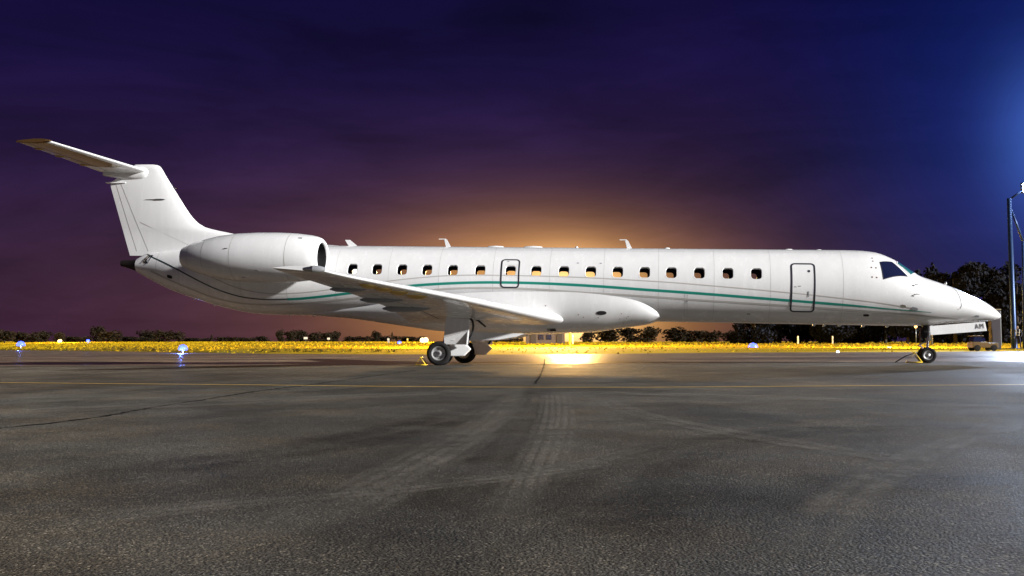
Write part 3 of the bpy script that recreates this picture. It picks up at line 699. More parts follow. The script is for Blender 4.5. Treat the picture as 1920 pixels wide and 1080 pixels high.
for sgn in (1, -1):
    g = empty('main_landing_gear'); g.parent = plane
    wheel(g, MST, sgn * 2.27, .362, .22); wheel(g, MST, sgn * 1.90, .362, .22)
    mb = MB(); mb.tube([P(16.1, sgn*2.1, -.75), P(16.05, sgn*2.1, -1.9)], [.10, .085], 14); mb.build('strut', paint, g, True, sharp=40)
    # trailing link, white casting ahead of the axle
    poly = [(16.30, -1.93), (15.83, -1.93), (15.66, -2.10), (15.86, -2.31), (16.18, -2.325), (16.62, -2.30), (16.68, -2.20), (16.40, -2.12)]
    MB().prism([P(s, sgn*2.17, w) for s, w in poly], Vector((0, sgn * .16, 0))).build('trailing_link', paint, g, bevel=.03)
    MB().tube([P(MST, sgn*2.36, wground(MST)+.358), P(MST, sgn*1.80, wground(MST)+.358)], .05, 12).build('axle', steel, g, True, sharp=40)
    MB().tube([P(16.38, sgn*2.09, -1.3), P(16.52, sgn*2.09, -2.15)], .045, 10).build('shock_strut', oleo, g, True, sharp=40)
    # leg door: upper and lower panels
    MB().prism([P(s, sgn*2.44, w) for s, w in ((16.378, -1.17), (15.688, -1.21), (15.72, -1.56), (16.43, -1.765))], Vector((0, sgn*.035, 0))).build('gear_door', paint, g, bevel=.008)
    lp = [(16.43, -1.772), (15.722, -1.567), (15.75, -1.964), (16.44, -1.979)]
    V = [P(s, sgn*(2.44 + (0 if i < 2 else -.13)), w) for i, (s, w) in enumerate(lp)]
    MB().prism(V, Vector((0, sgn*.03, 0))).build('gear_door', paint, g, bevel=.008)
    MB().prism([P(s, sgn*2.44 - 0, w) for s, w in ((15.70, -1.22), (15.66, -1.24), (15.72, -1.97), (15.76, -1.97))], Vector((0, sgn*.12, 0))).build('gear_door_edge', paint, g, bevel=.008)
    # fixed fairing on the wing over the leg
    V = []; F = []; n = 9
    corner = [(16.44, -.74), (15.72, -.76), (15.62, -1.19), (16.36, -1.175)]
    MB().prism([P(s, sgn*2.50, w) for s, w in corner], Vector((0, sgn*.5, 0))).build('leg_fairing', paint, g, bevel=.05)
    hz = MB(); hz.tube([P(15.75, sgn*2.2, -1.1), P(15.62, sgn*2.25, -1.25), P(15.58, sgn*2.25, -1.4), P(15.62, sgn*2.2, -1.62), P(15.8, sgn*2.15, -1.95)], .035, 8)
    hz.tube([P(15.8, sgn*2.0, -1.0), P(15.3, sgn*1.7, -1.42)], .03, 8); hz.build('hydraulic_lines', black_m, g, True)
    # inner bay door hanging below the belly
    MB().prism([P(s, sgn*.95, w) for s, w in ((15.9, -1.57), (14.2, -1.60), (14.45, -1.70), (15.0, -1.80), (15.9, -1.86))], Vector((0, sgn*.03, 0))).build('bay_door', paint, g, bevel=.006)
MB().tube([P(14.7, .2, -1.58), P(14.74, .2, -1.78)], [.03, .02], 8).build('drain_mast', paint, plane, True)

ng = empty('nose_landing_gear'); ng.parent = plane
wheel(ng, NST, .17, .235, .15); wheel(ng, NST, -.17, .235, .15)
MB().tube([P(NST - .06, 0, -.95), P(NST - .04, 0, -1.50)], .065, 14).build('strut', steel, ng, True, sharp=40)
MB().tube([P(NST - .04, 0, -1.48), P(NST, 0, wground(NST) + .235)], .042, 14).build('piston', oleo, ng, True, sharp=40)
MB().lathe([(-.05, .066), (.0, .085), (.06, .085), (.09, .066)], P(NST - .04, 0, -1.52), (0, 0, 1), 14).build('steering_collar', paint, ng, True, sharp=40)
MB().tube([P(NST, .24, wground(NST)+.231), P(NST, -.24, wground(NST)+.231)], .035, 10).build('axle', steel, ng, True)
MB().tube([P(NST + .03, .03, -1.1), P(NST + .2, .03, -1.25), P(NST + .22, .03, -1.45), P(NST + .17, .03, -1.62), P(NST + .24, .04, -1.72), P(NST + .05, .04, -1.9)], .022, 8).build('hydraulic_hose', hose_m, ng, True)
MB().tube([P(NST + .02, -.04, -1.1), P(NST + .13, -.04, -1.22), P(NST + .12, -.04, -1.45), P(NST + .03, -.04, -1.6)], .03, 8).build('hydraulic_hose', black_m, ng, True)
MB().box(P(NST + .06, 0, -1.28), (.13, .16, .42)).build('actuator', black_m, ng, bevel=.02)
tl = MB(); tl.tube([P(NST - .02, 0, -1.55), P(NST + .19, 0, -1.70), P(NST + .02, 0, -1.90)], .022, 8); tl.build('torque_link', steel, ng, True)
for sgn in (1, -1):
    poly = [(2.13, -1.135), (.555, -.975), (.525, -1.247), (2.12, -1.405)]
    V = []
    for i, (s, w) in enumerate(poly): V.append(P(s, sgn * (.30 + (.07 if i >= 2 else 0)), w))
    gd = MB().prism(V, Vector((0, -sgn*.03, 0))).build('gear_door', paint, ng, bevel=.006)
    if sgn == 1:
        cu = bpy.data.curves.new('lettering', 'FONT'); cu.body = 'AM'; cu.size = .215; cu.extrude = .002; cu.space_character = 1.25
        to = bpy.data.objects.new('t', cu); C.objects.link(to); bpy.context.view_layer.update()
        me = bpy.data.meshes.new_from_object(to.evaluated_get(bpy.context.evaluated_depsgraph_get())); bpy.data.objects.remove(to)
        me.materials.clear(); me.materials.append(mat('lettering_dark', (.10, .09, .10), rough=.6))
        lo = bpy.data.objects.new('lettering', me); C.objects.link(lo); lo.parent = gd
        base = P(.835, .389, -1.195); ux = Vector((cos(R(5.7)), 0, sin(R(5.7)))); uy = Vector((0, sin(R(14.5)), cos(R(14.5)))); uz = ux.cross(uy).normalized(); uy = uz.cross(ux)
        lo.matrix_local = Matrix(((ux.x*.74, uy.x, uz.x, base.x), (ux.y*.74, uy.y, uz.y, base.y), (ux.z*.74, uy.z, uz.z, base.z), (0, 0, 0, 1)))

# ------------------------------------------------------------------ ground
def ground_mat(name, base, var_lo, var_hi, r_lo, r_hi, bump, grain, streak, tint=None):
    m = bpy.data.materials.new(name); m.use_nodes = True; t = m.node_tree; b = t.nodes['Principled BSDF']
    n_ = lambda ty: t.nodes.new(ty); k = t.links.new
    co = n_('ShaderNodeTexCoord')
    def noise(scale, det, stretch=(1, 1, 1), rot=0, rough=.6):
        mp_ = n_('ShaderNodeMapping'); mp_.inputs['Scale'].default_value = stretch; mp_.inputs['Rotation'].default_value = (0, 0, rot)
        k(co.outputs['Object'], mp_.inputs[0]); x = n_('ShaderNodeTexNoise'); x.inputs['Scale'].default_value = scale; x.inputs['Detail'].default_value = det; x.inputs['Roughness'].default_value = rough
        k(mp_.outputs[0], x.inputs[0]); return x.outputs[0]
    def rng(s, a, b_, c, d_):
        x = n_('ShaderNodeMapRange'); k(s, x.inputs[0])
        for i, v in enumerate((a, b_, c, d_)): x.inputs[i + 1].default_value = v
        return x.outputs[0]
    def mul(a, b_):
        x = n_('ShaderNodeMath'); x.operation = 'MULTIPLY'; k(a, x.inputs[0]); k(b_, x.inputs[1]); return x.outputs[0]
    big = noise(.16, 5, streak, .12); mid = noise(1.1, 8, (1, .7, 1), .5, .7); blot = noise(.55, 6, (1, .8, 1), -.4, .65)
    fine = noise(84, 3, rough=.75); vor = n_('ShaderNodeTexVoronoi'); vor.inputs['Scale'].default_value = grain; k(co.outputs['Object'], vor.inputs[0])
    sepc = n_('ShaderNodeSeparateColor'); k(vor.outputs['Color'], sepc.inputs[0])
    v = mul(rng(big, .32, .68, var_lo, var_hi), rng(mid, .3, .7, .68, 1.3)); v = mul(v, rng(blot, .38, .56, .62, 1.08))
    v = mul(v, rng(fine, .36, .64, .32, 1.8)); v = mul(v, rng(sepc.outputs[0], .80, 1.0, .86, 2.5)); v = mul(v, rng(sepc.outputs[1], .0, .25, .55, 1.05))
    mxc = n_('ShaderNodeMix'); mxc.data_type = 'RGBA'; mxc.inputs[6].default_value = (*base, 1); mxc.inputs[7].default_value = (base[0] * 1.06, base[1] * .95, base[2] * .82, 1); k(rng(noise(.8, 5), .42, .62, 0, 1), mxc.inputs[0])
    sc_ = n_('ShaderNodeVectorMath'); sc_.operation = 'SCALE'; k(mxc.outputs[2], sc_.inputs[0]); k(v, sc_.inputs['Scale'])
    k(sc_.outputs[0], b.inputs['Base Color'])
    rr = n_('ShaderNodeMath'); rr.operation = 'ADD'; k(rng(big, .35, .65, r_lo, r_hi), rr.inputs[0]); k(rng(mid, .3, .7, -.07, .09), rr.inputs[1]); k(rr.outputs[0], b.inputs['Roughness'])
    b.inputs['Specular IOR Level'].default_value = tint or .5
    bp_ = n_('ShaderNodeBump'); bp_.inputs['Strength'].default_value = bump; bp_.inputs['Distance'].default_value = .006
    h = n_('ShaderNodeMath'); h.operation = 'ADD'; k(fine, h.inputs[0]); k(rng(vor.outputs['Distance'], 0, .7, .7, 0), h.inputs[1])
    k(h.outputs[0], bp_.inputs['Height']); k(bp_.outputs[0], b.inputs['Normal'])
    return m
asphalt = ground_mat('old_asphalt', (.088, .080, .064), .50, 1.45, .58, .78, .8, 92, (1, .45, 1), .28)
concrete = ground_mat('apron_concrete', (.20, .15, .10), .6, 1.3, .30, .46, .22, 40, (.25, 1.2, 1))
soil = mat('bare_soil', (.06, .05, .03), rough=.95, var=.3, vscale=.2)
# the joint between the two pavements
J = [ground(x, y) for x, y in ((-420, 688), (0, 687), (400, 686.5), (800, 684), (1200, 681), (1600, 679), (1920, 678), (2400, 677))]
EDGE = [ground(x, y) for x, y in ((-330, 655.5), (0, 656.5), (160, 658), (320, 660), (480, 663), (640, 664), (800, 664.5), (960, 664.5), (1100, 664), (1300, 661.5), (1500, 660.5), (1700, 660), (1920, 658), (2300, 656))]
near_edge = [Vector((-60, -25, 0)), Vector((60, -25, 0))]
def sheet(name, poly, m_, z, kind='structure'):
    V = [(p.x, p.y, z) for p in poly]; bm = bmesh.new(); f = bm.faces.new([bm.verts.new(v) for v in V])
    bmesh.ops.triangulate(bm, faces=[f]); bmesh.ops.recalc_face_normals(bm, faces=bm.faces)
    if sum(fc.normal.z for fc in bm.faces) < 0: bmesh.ops.reverse_faces(bm, faces=bm.faces)
    me = bpy.data.meshes.new(name); bm.to_mesh(me); bm.free(); me.materials.append(m_); o = bpy.data.objects.new(name, me); C.objects.link(o); o['kind'] = kind; return o
sheet('apron', [Vector((J[0].x - 30, -25, 0)), Vector((J[-1].x + 40, -25, 0)), Vector((J[-1].x + 40, J[-1].y, 0))] + J[::-1] + [Vector((J[0].x - 30, J[0].y, 0))], asphalt, 0.0)
sheet('taxiway', [Vector((J[0].x - 30, J[0].y, 0))] + J + [Vector((J[-1].x + 40, J[-1].y, 0)), Vector((EDGE[-1].x + 60, EDGE[-1].y, 0))] + EDGE[::-1] + [Vector((EDGE[0].x - 120, EDGE[0].y, 0))], concrete, 0.0)
sheet('ground', [Vector((-2500, -400, 0)), Vector((2500, -400, 0)), Vector((2500, 3500, 0)), Vector((-2500, 3500, 0))], soil, -.06)
def ribbon(name, pts, width, m_, z, dens=.8, wob=0., kind=None):
    Q = []
    for a, b in zip(pts[:-1], pts[1:]):
        k = max(1, int((b - a).length / dens))
        for j in range(k): Q.append(a + (b - a) * (j / k))
    Q.append(pts[-1]); V = []
    for i, p in enumerate(Q):
        t = (Q[min(i+1, len(Q)-1)] - Q[max(i-1, 0)]); n_ = Vector((-t.y, t.x, 0)).normalized()
        w_ = width * (1 + wob * random.uniform(-1, 1)); o_ = n_ * (wob * width * random.uniform(-.6, .6))
        V += [(p.x + n_.x*w_/2 + o_.x, p.y + n_.y*w_/2 + o_.y, z), (p.x - n_.x*w_/2 + o_.x, p.y - n_.y*w_/2 + o_.y, z)]
    o = mesh(name, V, [(2*i, 2*i+1, 2*i+3, 2*i+2) for i in range(len(Q)-1)], m_); fix(o)
    if sum(p.normal.z for p in o.data.polygons) < 0: o.data.flip_normals()
    o['kind'] = kind or 'structure'; return o
tar = mat('joint_sealant', (.020, .018, .016), rough=.95, spec=.08, var=.4, vscale=6)
line_y = mat('yellow_marking', (.62, .40, .10), rough=.55, var=.45, vscale=5, bump=.2, bscale=50)
ribbon('pavement_joint', J, .22, tar, .004, .5, .5)
ribbon('pavement_crack', [ground(x, y) for x, y in ((-60, 812), (0, 803), (90, 795), (190, 782), (300, 762), (380, 750), (480, 734), (580, 722), (680, 708), (780, 694))], .045, tar, .004, .12, .8)
ribbon('pavement_crack', [ground(x, y) for x, y in ((1003, 720), (1015, 700), (1020, 685), (1022, 672))], .035, tar, .004, .3, .7)
YL = [ground(x, y) for x, y in ((-420, 712), (-200, 715), (0, 717.5), (250, 720), (480, 722), (700, 724.5), (900, 726), (1100, 726.5), (1300, 726), (1500, 724.5), (1700, 723), (1920, 721.5), (2300, 719))]
YLs = []
fx = pchip([(p.x, p.y) for p in YL])
for x in np.linspace(YL[0].x, YL[-1].x, 120): YLs.append(Vector((x, fx(x), 0)))
ribbon('yellow_line', YLs, .17, line_y, .004, .5, .06)
# sweeping marks left by turning tyres: soft-edged worn bands
def band_mat(name, col, dens, rough):
    m = mat(name, col, rough=rough); t = m.node_tree; b = t.nodes['Principled BSDF']; b.inputs['Specular IOR Level'].default_value = .25
    at_ = t.nodes.new('ShaderNodeAttribute'); at_.attribute_name = 'fade'; co = t.nodes.new('ShaderNodeTexCoord')
    n1 = t.nodes.new('ShaderNodeTexNoise'); n1.inputs['Scale'].default_value = 1.6; n1.inputs['Detail'].default_value = 6; n1.inputs['Roughness'].default_value = .7
    n2 = t.nodes.new('ShaderNodeTexNoise'); n2.inputs['Scale'].default_value = 70; n2.inputs['Detail'].default_value = 3
    t.links.new(co.outputs['Object'], n1.inputs[0]); t.links.new(co.outputs['Object'], n2.inputs[0])
    r1 = t.nodes.new('ShaderNodeMapRange'); r1.inputs[1].default_value = .35; r1.inputs[2].default_value = .7; r1.inputs[4].default_value = dens; t.links.new(n1.outputs[0], r1.inputs[0])
    r2 = t.nodes.new('ShaderNodeMapRange'); r2.inputs[1].default_value = .38; r2.inputs[2].default_value = .62; r2.inputs[3].default_value = .25; t.links.new(n2.outputs[0], r2.inputs[0])
    x = t.nodes.new('ShaderNodeMath'); x.operation = 'MULTIPLY'; t.links.new(at_.outputs['Fac'], x.inputs[0]); t.links.new(r1.outputs[0], x.inputs[1])
    y = t.nodes.new('ShaderNodeMath'); y.operation = 'MULTIPLY'; t.links.new(x.outputs[0], y.inputs[0]); t.links.new(r2.outputs[0], y.inputs[1]); t.links.new(y.outputs[0], b.inputs['Alpha']); return m
band_l = band_mat('worn_asphalt', (.26, .235, .195), 1.0, .7); band_d = band_mat('rubber_marks', (.018, .016, .014), .85, .6)
def band(px_pts, width, m_, z, ribs=3):
    pts = [ground(x, y) for x, y in px_pts]
    sx = [0.0]
    for a_, b_ in zip(pts[:-1], pts[1:]): sx.append(sx[-1] + (b_ - a_).length)
    fx_, fy_ = pchip([(t, p.x) for t, p in zip(sx, pts)]), pchip([(t, p.y) for t, p in zip(sx, pts)])
    n = 60; V = []; F = []; A = []; nc = 4 * ribs + 1
    Q = [Vector((fx_(t), fy_(t), 0)) for t in np.linspace(0, sx[-1], n)]
    for i, p in enumerate(Q):
        t = Q[min(i+1, n-1)] - Q[max(i-1, 0)]; nn = Vector((-t.y, t.x, 0)).normalized(); e = min(1, i / 8, (n - 1 - i) / 8)
        for j in range(nc):
            u = j / (nc - 1); q = p + nn * width * (u - .5); V.append((q.x, q.y, z)); A.append(e * math.sin(pi * u) ** .7 * (.35 + .65 * abs(math.sin(pi * ribs * u))))
    for i in range(n - 1):
        for j in range(nc - 1): F.append((i*nc + j, i*nc + j + 1, (i+1)*nc + j + 1, (i+1)*nc + j))
    o = mesh('tyre_mark', V, F, m_); ca = o.data.color_attributes.new('fade', 'FLOAT_COLOR', 'POINT')
    for i, v in enumerate(A): ca.data[i].color = (v, v, v, 1)
    if sum(p.normal.z for p in o.data.polygons) < 0: o.data.flip_normals()
    o['kind'] = 'stuff'
for i, (m_, w_, rb, L_) in enumerate(((band_d, .75, 2, [(0, 925), (300, 880), (640, 830), (880, 775), (985, 735)]), (band_l, .34, 4, [(968, 738), (940, 765), (905, 795), (810, 850), (660, 925), (430, 1010), (180, 1078)]),
        (band_l, .26, 3, [(990, 738), (965, 775), (915, 815), (840, 860), (720, 930), (520, 1030)]), (band_d, .5, 2, [(1010, 720), (1000, 770), (960, 830), (890, 910), (780, 1030)]),
        (band_l, .24, 4, [(1030, 735), (1030, 775), (1016, 830), (985, 900), (930, 1010)]), (band_l, .2, 3, [(1056, 738), (1060, 780), (1048, 835), (1020, 900)]),
        (band_l, .35, 2, [(1120, 748), (1190, 775), (1300, 800), (1500, 835), (1800, 880)]), (band_l, .30, 3, [(1250, 835), (1120, 868), (960, 895), (760, 918), (450, 945), (80, 990)]),
        (band_d, .7, 2, [(1920, 800), (1600, 805), (1350, 830), (1180, 890), (1080, 990)]), (band_l, 1.1, 2, [(-20, 775), (300, 762), (600, 748), (900, 733)]), (band_l, .8, 2, [(1000, 735), (1300, 742), (1600, 752), (1940, 770)]),
        (band_d, .9, 1, [(1100, 1000), (1350, 940), (1650, 905), (1950, 890)]), (band_l, .3, 2, [(1500, 1070), (1560, 960), (1700, 870), (1880, 800)]))):
    band(L_, w_, m_, .0030 + .0006 * i, rb)

# ------------------------------------------------------------------ grass bank beyond the pavement
def gmat(name, a, b_, sc):
    m = bpy.data.materials.new(name); m.use_nodes = True; t = m.node_tree; p = t.nodes['Principled BSDF']; p.inputs['Roughness'].default_value = .85; p.inputs['Specular IOR Level'].default_value = .15
    co = t.nodes.new('ShaderNodeTexCoord'); n_ = t.nodes.new('ShaderNodeTexNoise'); n_.inputs['Scale'].default_value = sc; n_.inputs['Detail'].default_value = 6
    r = t.nodes.new('ShaderNodeValToRGB'); r.color_ramp.elements[0].position = .35; r.color_ramp.elements[0].color = (*a, 1); r.color_ramp.elements[1].position = .62; r.color_ramp.elements[1].color = (*b_, 1)
    t.links.new(co.outputs['Object'], n_.inputs[0]); t.links.new(n_.outputs[0], r.inputs[0]); t.links.new(r.outputs[0], p.inputs['Base Color']); return m
dry = gmat('dry_grass_sodium', (.30, .215, .006), (.54, .35, .005), .05)  # straw colour pushed yellower, sodium light tinted into it
blade_m = gmat('dry_blades_sodium', (.30, .20, .005), (.52, .34, .005), .16)  # blades carry the same sodium tint
yh = lambda x: 645.1 - .005 * (x - 960)
ex = pchip(sorted([(p.x, p.y) for p in EDGE]))
FAR = []
def bank(p, t):
    """point on the bank: p a point on the pavement edge, t 0..1 away from it"""
    D = max(70.0, 230 - p.y * .35); far_y = p.y + D; k = far_y / p.y
    q = Vector((p.x * (1 + (k - 1) * t), p.y + D * t, 0)); px = 960 + 2000 * q.x / q.y
    zf = CAM_H + (yh(px) - 641) / 2000 * far_y
    q.z = zf * (t ** .55) - .02; return q
cols, rows = 160, 26
xs = np.linspace(EDGE[0].x - 60, EDGE[-1].x + 45, cols); V = []; F = []
def edge_pt(x):
    x = float(x); return Vector((x, ex(min(max(x, EDGE[0].x), EDGE[-1].x)), 0))
for x in xs:
    p = edge_pt(x)
    for j in range(rows):
        t = (j / (rows - 1)) ** 1.5; q = bank(p, t); q.z += .015 * random.random() * min(1, t * 8); V.append(q)
for i in range(cols - 1):
    for j in range(rows - 1): F.append((i*rows+j, (i+1)*rows+j, (i+1)*rows+j+1, i*rows+j+1))
bk = mesh('grass_bank', V, F, dry, None, True); fix(bk); bk['kind'] = 'structure'
if sum(p.normal.z for p in bk.data.polygons) < 0: bk.data.flip_normals()
NB = 46000
xx = RNG.uniform(EDGE[0].x - 30, EDGE[-1].x + 25, NB); tt = RNG.beta(1.1, .9, NB); V = []; F = []
for x, t in zip(xx, tt):
    q = bank(edge_pt(x), float(t)); h = random.uniform(.04, .13) * (.5 + min(1, q.y / 140)); w_ = random.uniform(.05, .10) * (.6 + q.y / 120); a = random.uniform(-.5, .5); ln = random.uniform(-.35, .35) * h
    dx, dy = cos(a) * w_, sin(a) * w_; b = len(V)
    V += [(q.x - dx, q.y - dy, q.z - .03), (q.x + dx, q.y + dy, q.z - .03), (q.x + ln, q.y + ln * .4, q.z + h)]; F.append((b, b + 1, b + 2))
gr = mesh('grass', V, F, blade_m); tag(gr, 'tall dry grass tinted sodium yellow along the far edge of the pavement', 'grass', kind='stuff')

# ------------------------------------------------------------------ vegetation
def leafmat(name, a, b_):
    m = gmat(name, a, b_, .9); return m
leaf_a = leafmat('leaf_unlit', (.012, .009, .004), (.026, .018, .008)); leaf_b = leafmat('leaf_flood_blue', (.005, .006, .010), (.011, .012, .020)); leaf_w = leafmat('weed_leaf', (.07, .05, .012), (.14, .10, .02))  # unlit darkness and floodlight blue are mixed into the first two leaf colours
bark = mat('bark', (.05, .038, .028), rough=.9, var=.3, vscale=3)
def crown_mesh(name, nl, leaf, lobes, seed, m_):
    rg = np.random.default_rng(seed); V = []; F = []
    for i in range(nl):
        lx, ly, lz, lr, lh = lobes[rg.integers(len(lobes))]
        d_ = rg.normal(size=3); d_ /= np.linalg.norm(d_); rad = rg.uniform(.35, 1.0) ** .5 * (1 + .12 * rg.normal())
        c = np.array([lx + d_[0]*lr*rad, ly + d_[1]*lr*rad, lz + d_[2]*lh*rad]); c[2] = max(c[2], .06)
        a = rg.normal(size=3); a /= np.linalg.norm(a); b_ = np.cross(a, rg.normal(size=3)); b_ /= np.linalg.norm(b_); s = leaf * rg.uniform(.5, 1.3)
        k = len(V); V += [tuple(c - a*s), tuple(c + b_*s*.55), tuple(c + a*s), tuple(c - b_*s*.55)]; F.append((k, k+1, k+2, k+3))
    me = bpy.data.meshes.new(name); me.from_pydata(V, [], F); me.materials.append(m_); me.update(); return me
def lobeset(kind, seed):
    r = random.Random(seed)
    if kind == 'round': return [(r.uniform(-.24, .24), r.uniform(-.22, .22), r.uniform(.18, .76), r.uniform(.16, .26), r.uniform(.14, .22)) for _ in range(13)] + [(0, 0, .42, .34, .40)]
    if kind == 'wide': return [(r.uniform(-.4, .4), r.uniform(-.2, .2), r.uniform(.15, .72), r.uniform(.14, .24), r.uniform(.15, .26)) for _ in range(17)]
    if kind == 'cone': return [(r.uniform(-.03, .03), 0, z, .30 * (1.02 - z), .12) for z in (.08, .2, .32, .44, .56, .68, .78, .88)]
    if kind == 'tall': return [(r.uniform(-.30, .30), r.uniform(-.26, .26), r.uniform(.08, .86), r.uniform(.10, .18), r.uniform(.09, .14)) for _ in range(26)] + [(0, 0, .40, .34, .40)]
    return [(r.uniform(-.4, .4), r.uniform(-.25, .25), r.uniform(.1, .45), r.uniform(.12, .22), r.uniform(.15, .4)) for _ in range(9)]
CR = {}
for kind, cnt, lf in (('round', 1300, .058), ('wide', 1500, .058), ('cone', 420, .04), ('bush', 420, .05)):
    CR[kind] = [crown_mesh('crown', cnt, lf, lobeset(kind, 31 * i + len(kind)), 5 * i + 3, leaf_a) for i in range(3)]
CR['tall'] = [crown_mesh('crown', 6500, .034, lobeset('tall', 77 * i + 2), 9 * i + 4, leaf_b) for i in range(4)]
CR['weed'] = [crown_mesh('foliage', 160, .07, lobeset('weed', 19 * i + 2), 8 * i + 1, leaf_w) for i in range(2)]
def trunk_mesh(kind):
    mb = MB()
    if kind == 'cone': mb.tube([(0, 0, 0), (0, 0, .5), (0, 0, .95)], [.022, .014, .003], 6)
    else:
        mb.tube([(0, 0, 0), (.012, .006, .25), (.0, .0, .5), (.02, 0, .75)], [.032, .024, .016, .005], 7)
        for k in range(5):
            a = k * 1.26 + .3; z = .22 + .07 * k; mb.tube([(0.005, 0, z), (.12*cos(a), .12*sin(a), z + .14), (.22*cos(a), .22*sin(a), z + .24)], [.013, .008, .003], 5)
    me = bpy.data.meshes.new('trunk'); me.from_pydata(mb.V, [], mb.F); me.materials.append(bark); me.update(); return me
TR = {k: trunk_mesh(k) for k in ('round', 'wide', 'cone', 'tall')}; TR['bush'] = TR['wide']
tcount = [0]
def tree(px, ytop, ybase, wpx, Y, kind, label, group):
    b = at(px, ybase, Y); t = at(px, ytop, Y); hgt = t.z - b.z; wid = wpx / FPX * Y
    r = empty('tree', b, random.uniform(0, 6.28)); r.scale = (wid / .95, wid / .95, hgt / .97) if kind != 'cone' else (wid / .55, wid / .55, hgt)
    if kind == 'wide': r.rotation_euler.z = random.uniform(-.3, .3)
    tcount[0] += 1
    for nm, me in (('crown', CR[kind][tcount[0] % len(CR[kind])]), ('trunk', TR[kind])):
        o = bpy.data.objects.new(nm, me); C.objects.link(o); o.parent = r
    tag(r, label, 'tree', group); return r
ORD = ['first', 'second', 'third', 'fourth', 'fifth', 'sixth', 'seventh', 'eighth', 'ninth', 'tenth', 'eleventh', 'twelfth', 'thirteenth', 'fourteenth', 'fifteenth', 'sixteenth', 'seventeenth', 'eighteenth', 'nineteenth', 'twentieth', 'twenty-first', 'twenty-second', 'twenty-third', 'twenty-fourth', 'twenty-fifth', 'twenty-sixth', 'twenty-seventh', 'twenty-eighth']
LEFT = [(8, 617, 40, 'round'), (46, 620, 40, 'wide'), (78, 619, 34, 'round'), (111, 621, 22, 'round'), (142, 629, 46, 'wide'), (184, 609, 34, 'round'), (209, 619, 46, 'round'), (246, 629, 54, 'wide'), (284, 617, 40, 'wide'), (314, 617, 46, 'wide'), (366, 632, 50, 'wide'), (397, 627, 11, 'cone'), (424, 630, 38, 'wide'), (455, 631, 40, 'wide'), (492, 629, 24, 'round'), (525, 616, 15, 'round'), (545, 618, 26, 'round'), (567, 617, 28, 'round'), (590, 621, 26, 'round'), (611, 622, 28, 'round'), (628, 619, 20, 'round'), (668, 629, 44, 'wide'), (706, 619, 16, 'round'), (722, 628, 50, 'wide'), (735, 622, 10, 'cone'), (772, 629, 44, 'wide')]
WORD = {'round': 'round-topped', 'wide': 'low spreading', 'cone': 'narrow pointed', 'tall': 'tall'}
for i, (x, yt, w_, k) in enumerate(LEFT):
    tree(x, yt, 643.5, w_ * 1.15, 262 + 14 * (i % 3), k, f'{WORD[k]} dark tree on the horizon, {ORD[i]} from the left edge of the photo', 'trees on the left horizon')
MID = [(905, 632, 30, 'wide'), (930, 629, 34, 'wide'), (960, 630, 34, 'wide'), (1104, 618, 30, 'round'), (1140, 612, 50, 'round'), (1180, 611, 44, 'round'), (1216, 610, 42, 'round'), (1268, 612, 50, 'round'), (1306, 616, 44, 'wide'), (1340, 619, 40, 'wide'), (1374, 618, 40, 'round')]
for i, (x, yt, w_, k) in enumerate(MID):
    tree(x, yt, 644, w_ * 1.15, 205 + 9 * (i % 3), k, f'{WORD[k]} dark tree seen under the fuselage, {ORD[i]} to the right of the main wheels', 'trees seen under the fuselage')
RT = [(1415, 560, 80, 'tall'), (1462, 545, 84, 'tall'), (1512, 540, 84, 'tall'), (1560, 540, 84, 'tall'), (1612, 540, 84, 'tall'), (1660, 535, 80, 'tall'), (1702, 530, 70, 'tall'), (1737, 502, 60, 'tall'), (1762, 506, 60, 'tall'), (1792, 487, 84, 'tall'), (1832, 490, 90, 'tall'), (1872, 494, 84, 'tall'), (1908, 498, 84, 'tall')]
for i, (x, yt, w_, k) in enumerate(RT):
    lab = (f'tall dark tree behind the forward fuselage, {ORD[i]} to the right of the bright blue light' if i < 7 else f'tall dark leafy tree rising beyond the nose, {ORD[i - 7]} to the right of the cockpit')
    tree(x, yt, 647 if i < 7 else 649, w_ * (1.2 if i < 7 else 1.45), 150 + 12 * (i % 3), k, lab, 'tall trees behind the nose')
WEEDS = [(130, 652, 14), (152, 652, 18), (192, 651, 22), (214, 654, 26), (236, 651, 28), (264, 652, 30), (288, 652, 24), (310, 655, 20), (484, 657, 24), (515, 659, 26), (548, 659, 28), (580, 659, 24), (612, 659, 28), (648, 659, 22), (700, 660, 26), (735, 659, 22)]
for i, (x, y, w_) in enumerate(WEEDS):
    Y = 76 if x > 320 else 100 - (x - 130) * .06
    e = edge_pt(at(x, y, Y).x); Y = e.y + 3.0; b = at(x, y + 3, Y); b.z = max(0, bank(e, 3.0 / 150).z - .05)
    r = empty('weed_clump', b, random.uniform(0, 6)); wd = w_ / FPX * Y; r.scale = (wd * 1.1, wd, wd * .50)
    o = bpy.data.objects.new('foliage', CR['weed'][i % 2]); C.objects.link(o); o.parent = r
    tag(r, f'dark low clump of weeds at the front of the grass, {ORD[i]} from the left edge', 'weeds', 'weed clumps along the pavement edge')

